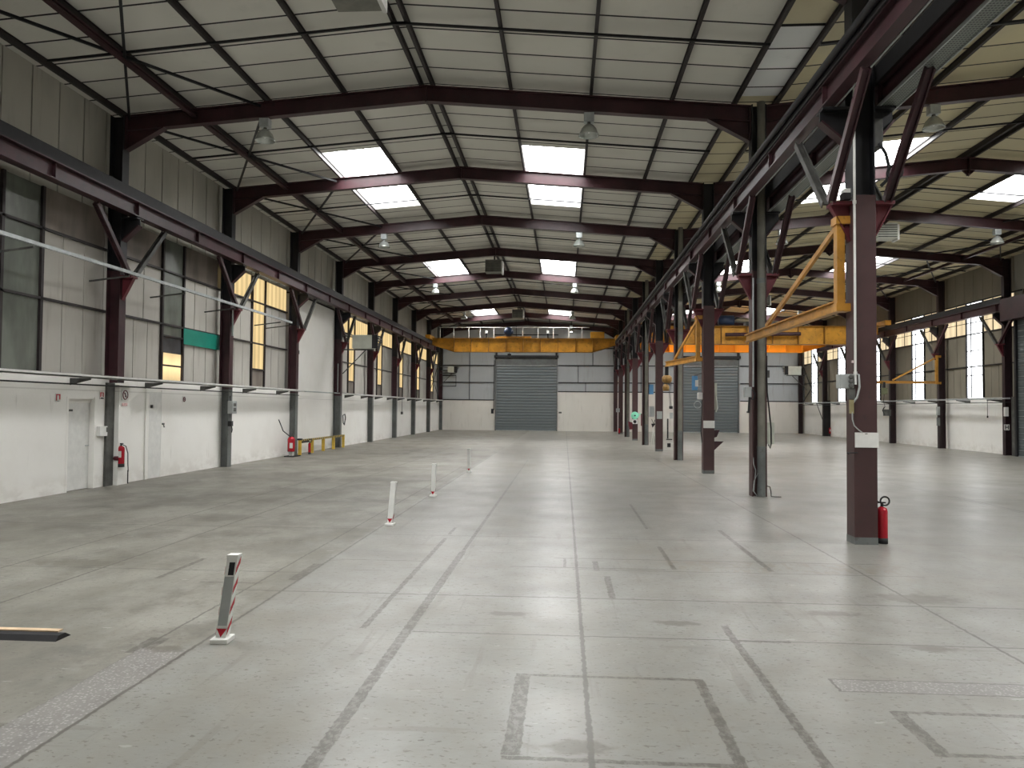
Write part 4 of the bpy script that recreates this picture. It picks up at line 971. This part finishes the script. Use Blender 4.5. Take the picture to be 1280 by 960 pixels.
tag(MB().tube([(4.05, F(6)-.25, 1.42), (4.05, F(6)-.25, .78)], .028, 6).build('nozzle_pipe', RED), 'dark red pipe hanging right of the mint green reel', 'pipe')
tag(MB().plate([(3.36, F(6)-.3, 1.02), (3.58, F(6)-.3, .95), (3.58, F(6)-.3, .60), (3.44, F(6)-.3, .58), (3.38, F(6)-.3, .78)], (0, .12, 0)).build('hose_bag', RED), 'dark red bag hung left of the mint green reel', 'bag')
tag(MB().box(4.0, 4.2, F(5)+.5, F(5)+.9, 1.3, 1.8).box(4.2, 4.22, F(5)+.55, F(5)+.85, 1.35, 1.75).build('electrical_cabinet', GRYB), 'small grey cabinet between the fifth and sixth middle columns', 'cabinet')
tag(MB().box(3.42, 3.66, F(8)-.2, F(8)-.1, 1.45, 1.70).build('junction_box', GRYB), 'small grey box on last but one middle column', 'box')

# right wall items
T = thing('control_box', 'grey switch box on right wall column carrying the yellow jib', 'box', (16.82, F(5), 1.2))
MB().box(16.78, 16.87, F(5)-.14, F(5)+.02, 1.5, 1.88).build('casing', GRYB, T); MB().box(16.78, 16.87, F(5)-.14, F(5), 1.02, 1.4).build('socket', GRYS, T)
T = thing('control_box', 'dark switch box on right wall column behind the jib tip', 'box', (16.78, F(6), 1.4))
MB().box(16.5, 16.84, F(6)-.2, F(6)-.05, 1.42, 1.75).build('casing', GDRK, T); MB().tube([(16.8, F(6)-.2, 1.4), (16.82, F(6)-.2, 1.0)], .02, 5).build('cable', BLK, T)
T = thing('safety_sign', 'small white sign with letter H on column beside the right shutter', 'sign', (16.85, F(4)-.15, .97))
yq = F(4)-.15
MB().box(16.78, 16.98, yq-.012, yq, .97, 1.19).build('panel', WHT, T)
MB().box(16.815, 16.845, yq-.016, yq-.012, 1.0, 1.16).box(16.915, 16.945, yq-.016, yq-.012, 1.0, 1.16).box(16.84, 16.92, yq-.016, yq-.012, 1.065, 1.095).build('letter', BLK, T)
tag(MB().box(16.80, 16.93, F(4)-.2, F(4)-.1, 1.5, 1.85).build('push_button_box', WHT), 'white push button box above the H sign', 'box')
tag(MB().tube([(17.2, 33.2, 2.15), (17.2, 33.2, 1.45)], .012, 5).box(17.18, 17.22, 33.18, 33.22, 1.42, 1.5).box(17.18, 17.31, 33.18, 33.22, 2.13, 2.16).build('pull_cord', BLK), 'short black pull cord hanging from right wall tray', 'cord')
T = thing('diagonal_brace', 'long thin crossed wall brace rods at far right corner', 'bracing', (17.1, 55, 0))
MB().bar((17.18, F(8)+.2, .3), (17.18, F(9)-.1, 4.8), .03, .04).build('rod', DRK, T); MB().bar((17.18, F(8)+.2, 4.8), (17.18, F(9)-.1, 2.3), .03, .04).build('rod', DRK, T)
tag(MB().bar((-9.3, F(8)+.2, 4.8), (-9.3, F(9)-.1, 2.3), .03, .04).bar((-9.26, F(8)+.2, 2.3), (-9.26, F(9)-.1, 5.2), .03, .04).build('diagonal_brace', DRK), 'thin crossed wall brace rods at far left corner', 'bracing')
tag(MB().box(13.2, 13.4, YE-.06, YE, 1.45, 1.58).build('wall_socket', GDRK), 'small dark socket on far right end wall', 'socket')
tag(MB().box(-5.42, -5.24, YE-.1, YE, 1.25, 1.6).tube([(-5.2, YE-.08, 1.5), (-5.2, YE-.08, 5.2)], .03, 6).build('shutter_control', DRK), 'shutter control with riser conduit left of the left end shutter', 'control box')
tag(MB().box(-.42, -.2, YE-.06, YE, 1.3, 1.42).build('shutter_control', GDRK), 'tiny shutter control right of the left end shutter', 'control box')
MBp = MB().tube([(-9.07, 57.85, 4.05), (-8.05, 57.85, 4.05), (-8.05, 57.85, 3.25), (-9.07, 57.85, 3.25)], .03, 6)
tag(MBp.build('pipe_loop', DRK), 'square dark pipe loop below heater at the far left corner', 'pipe')
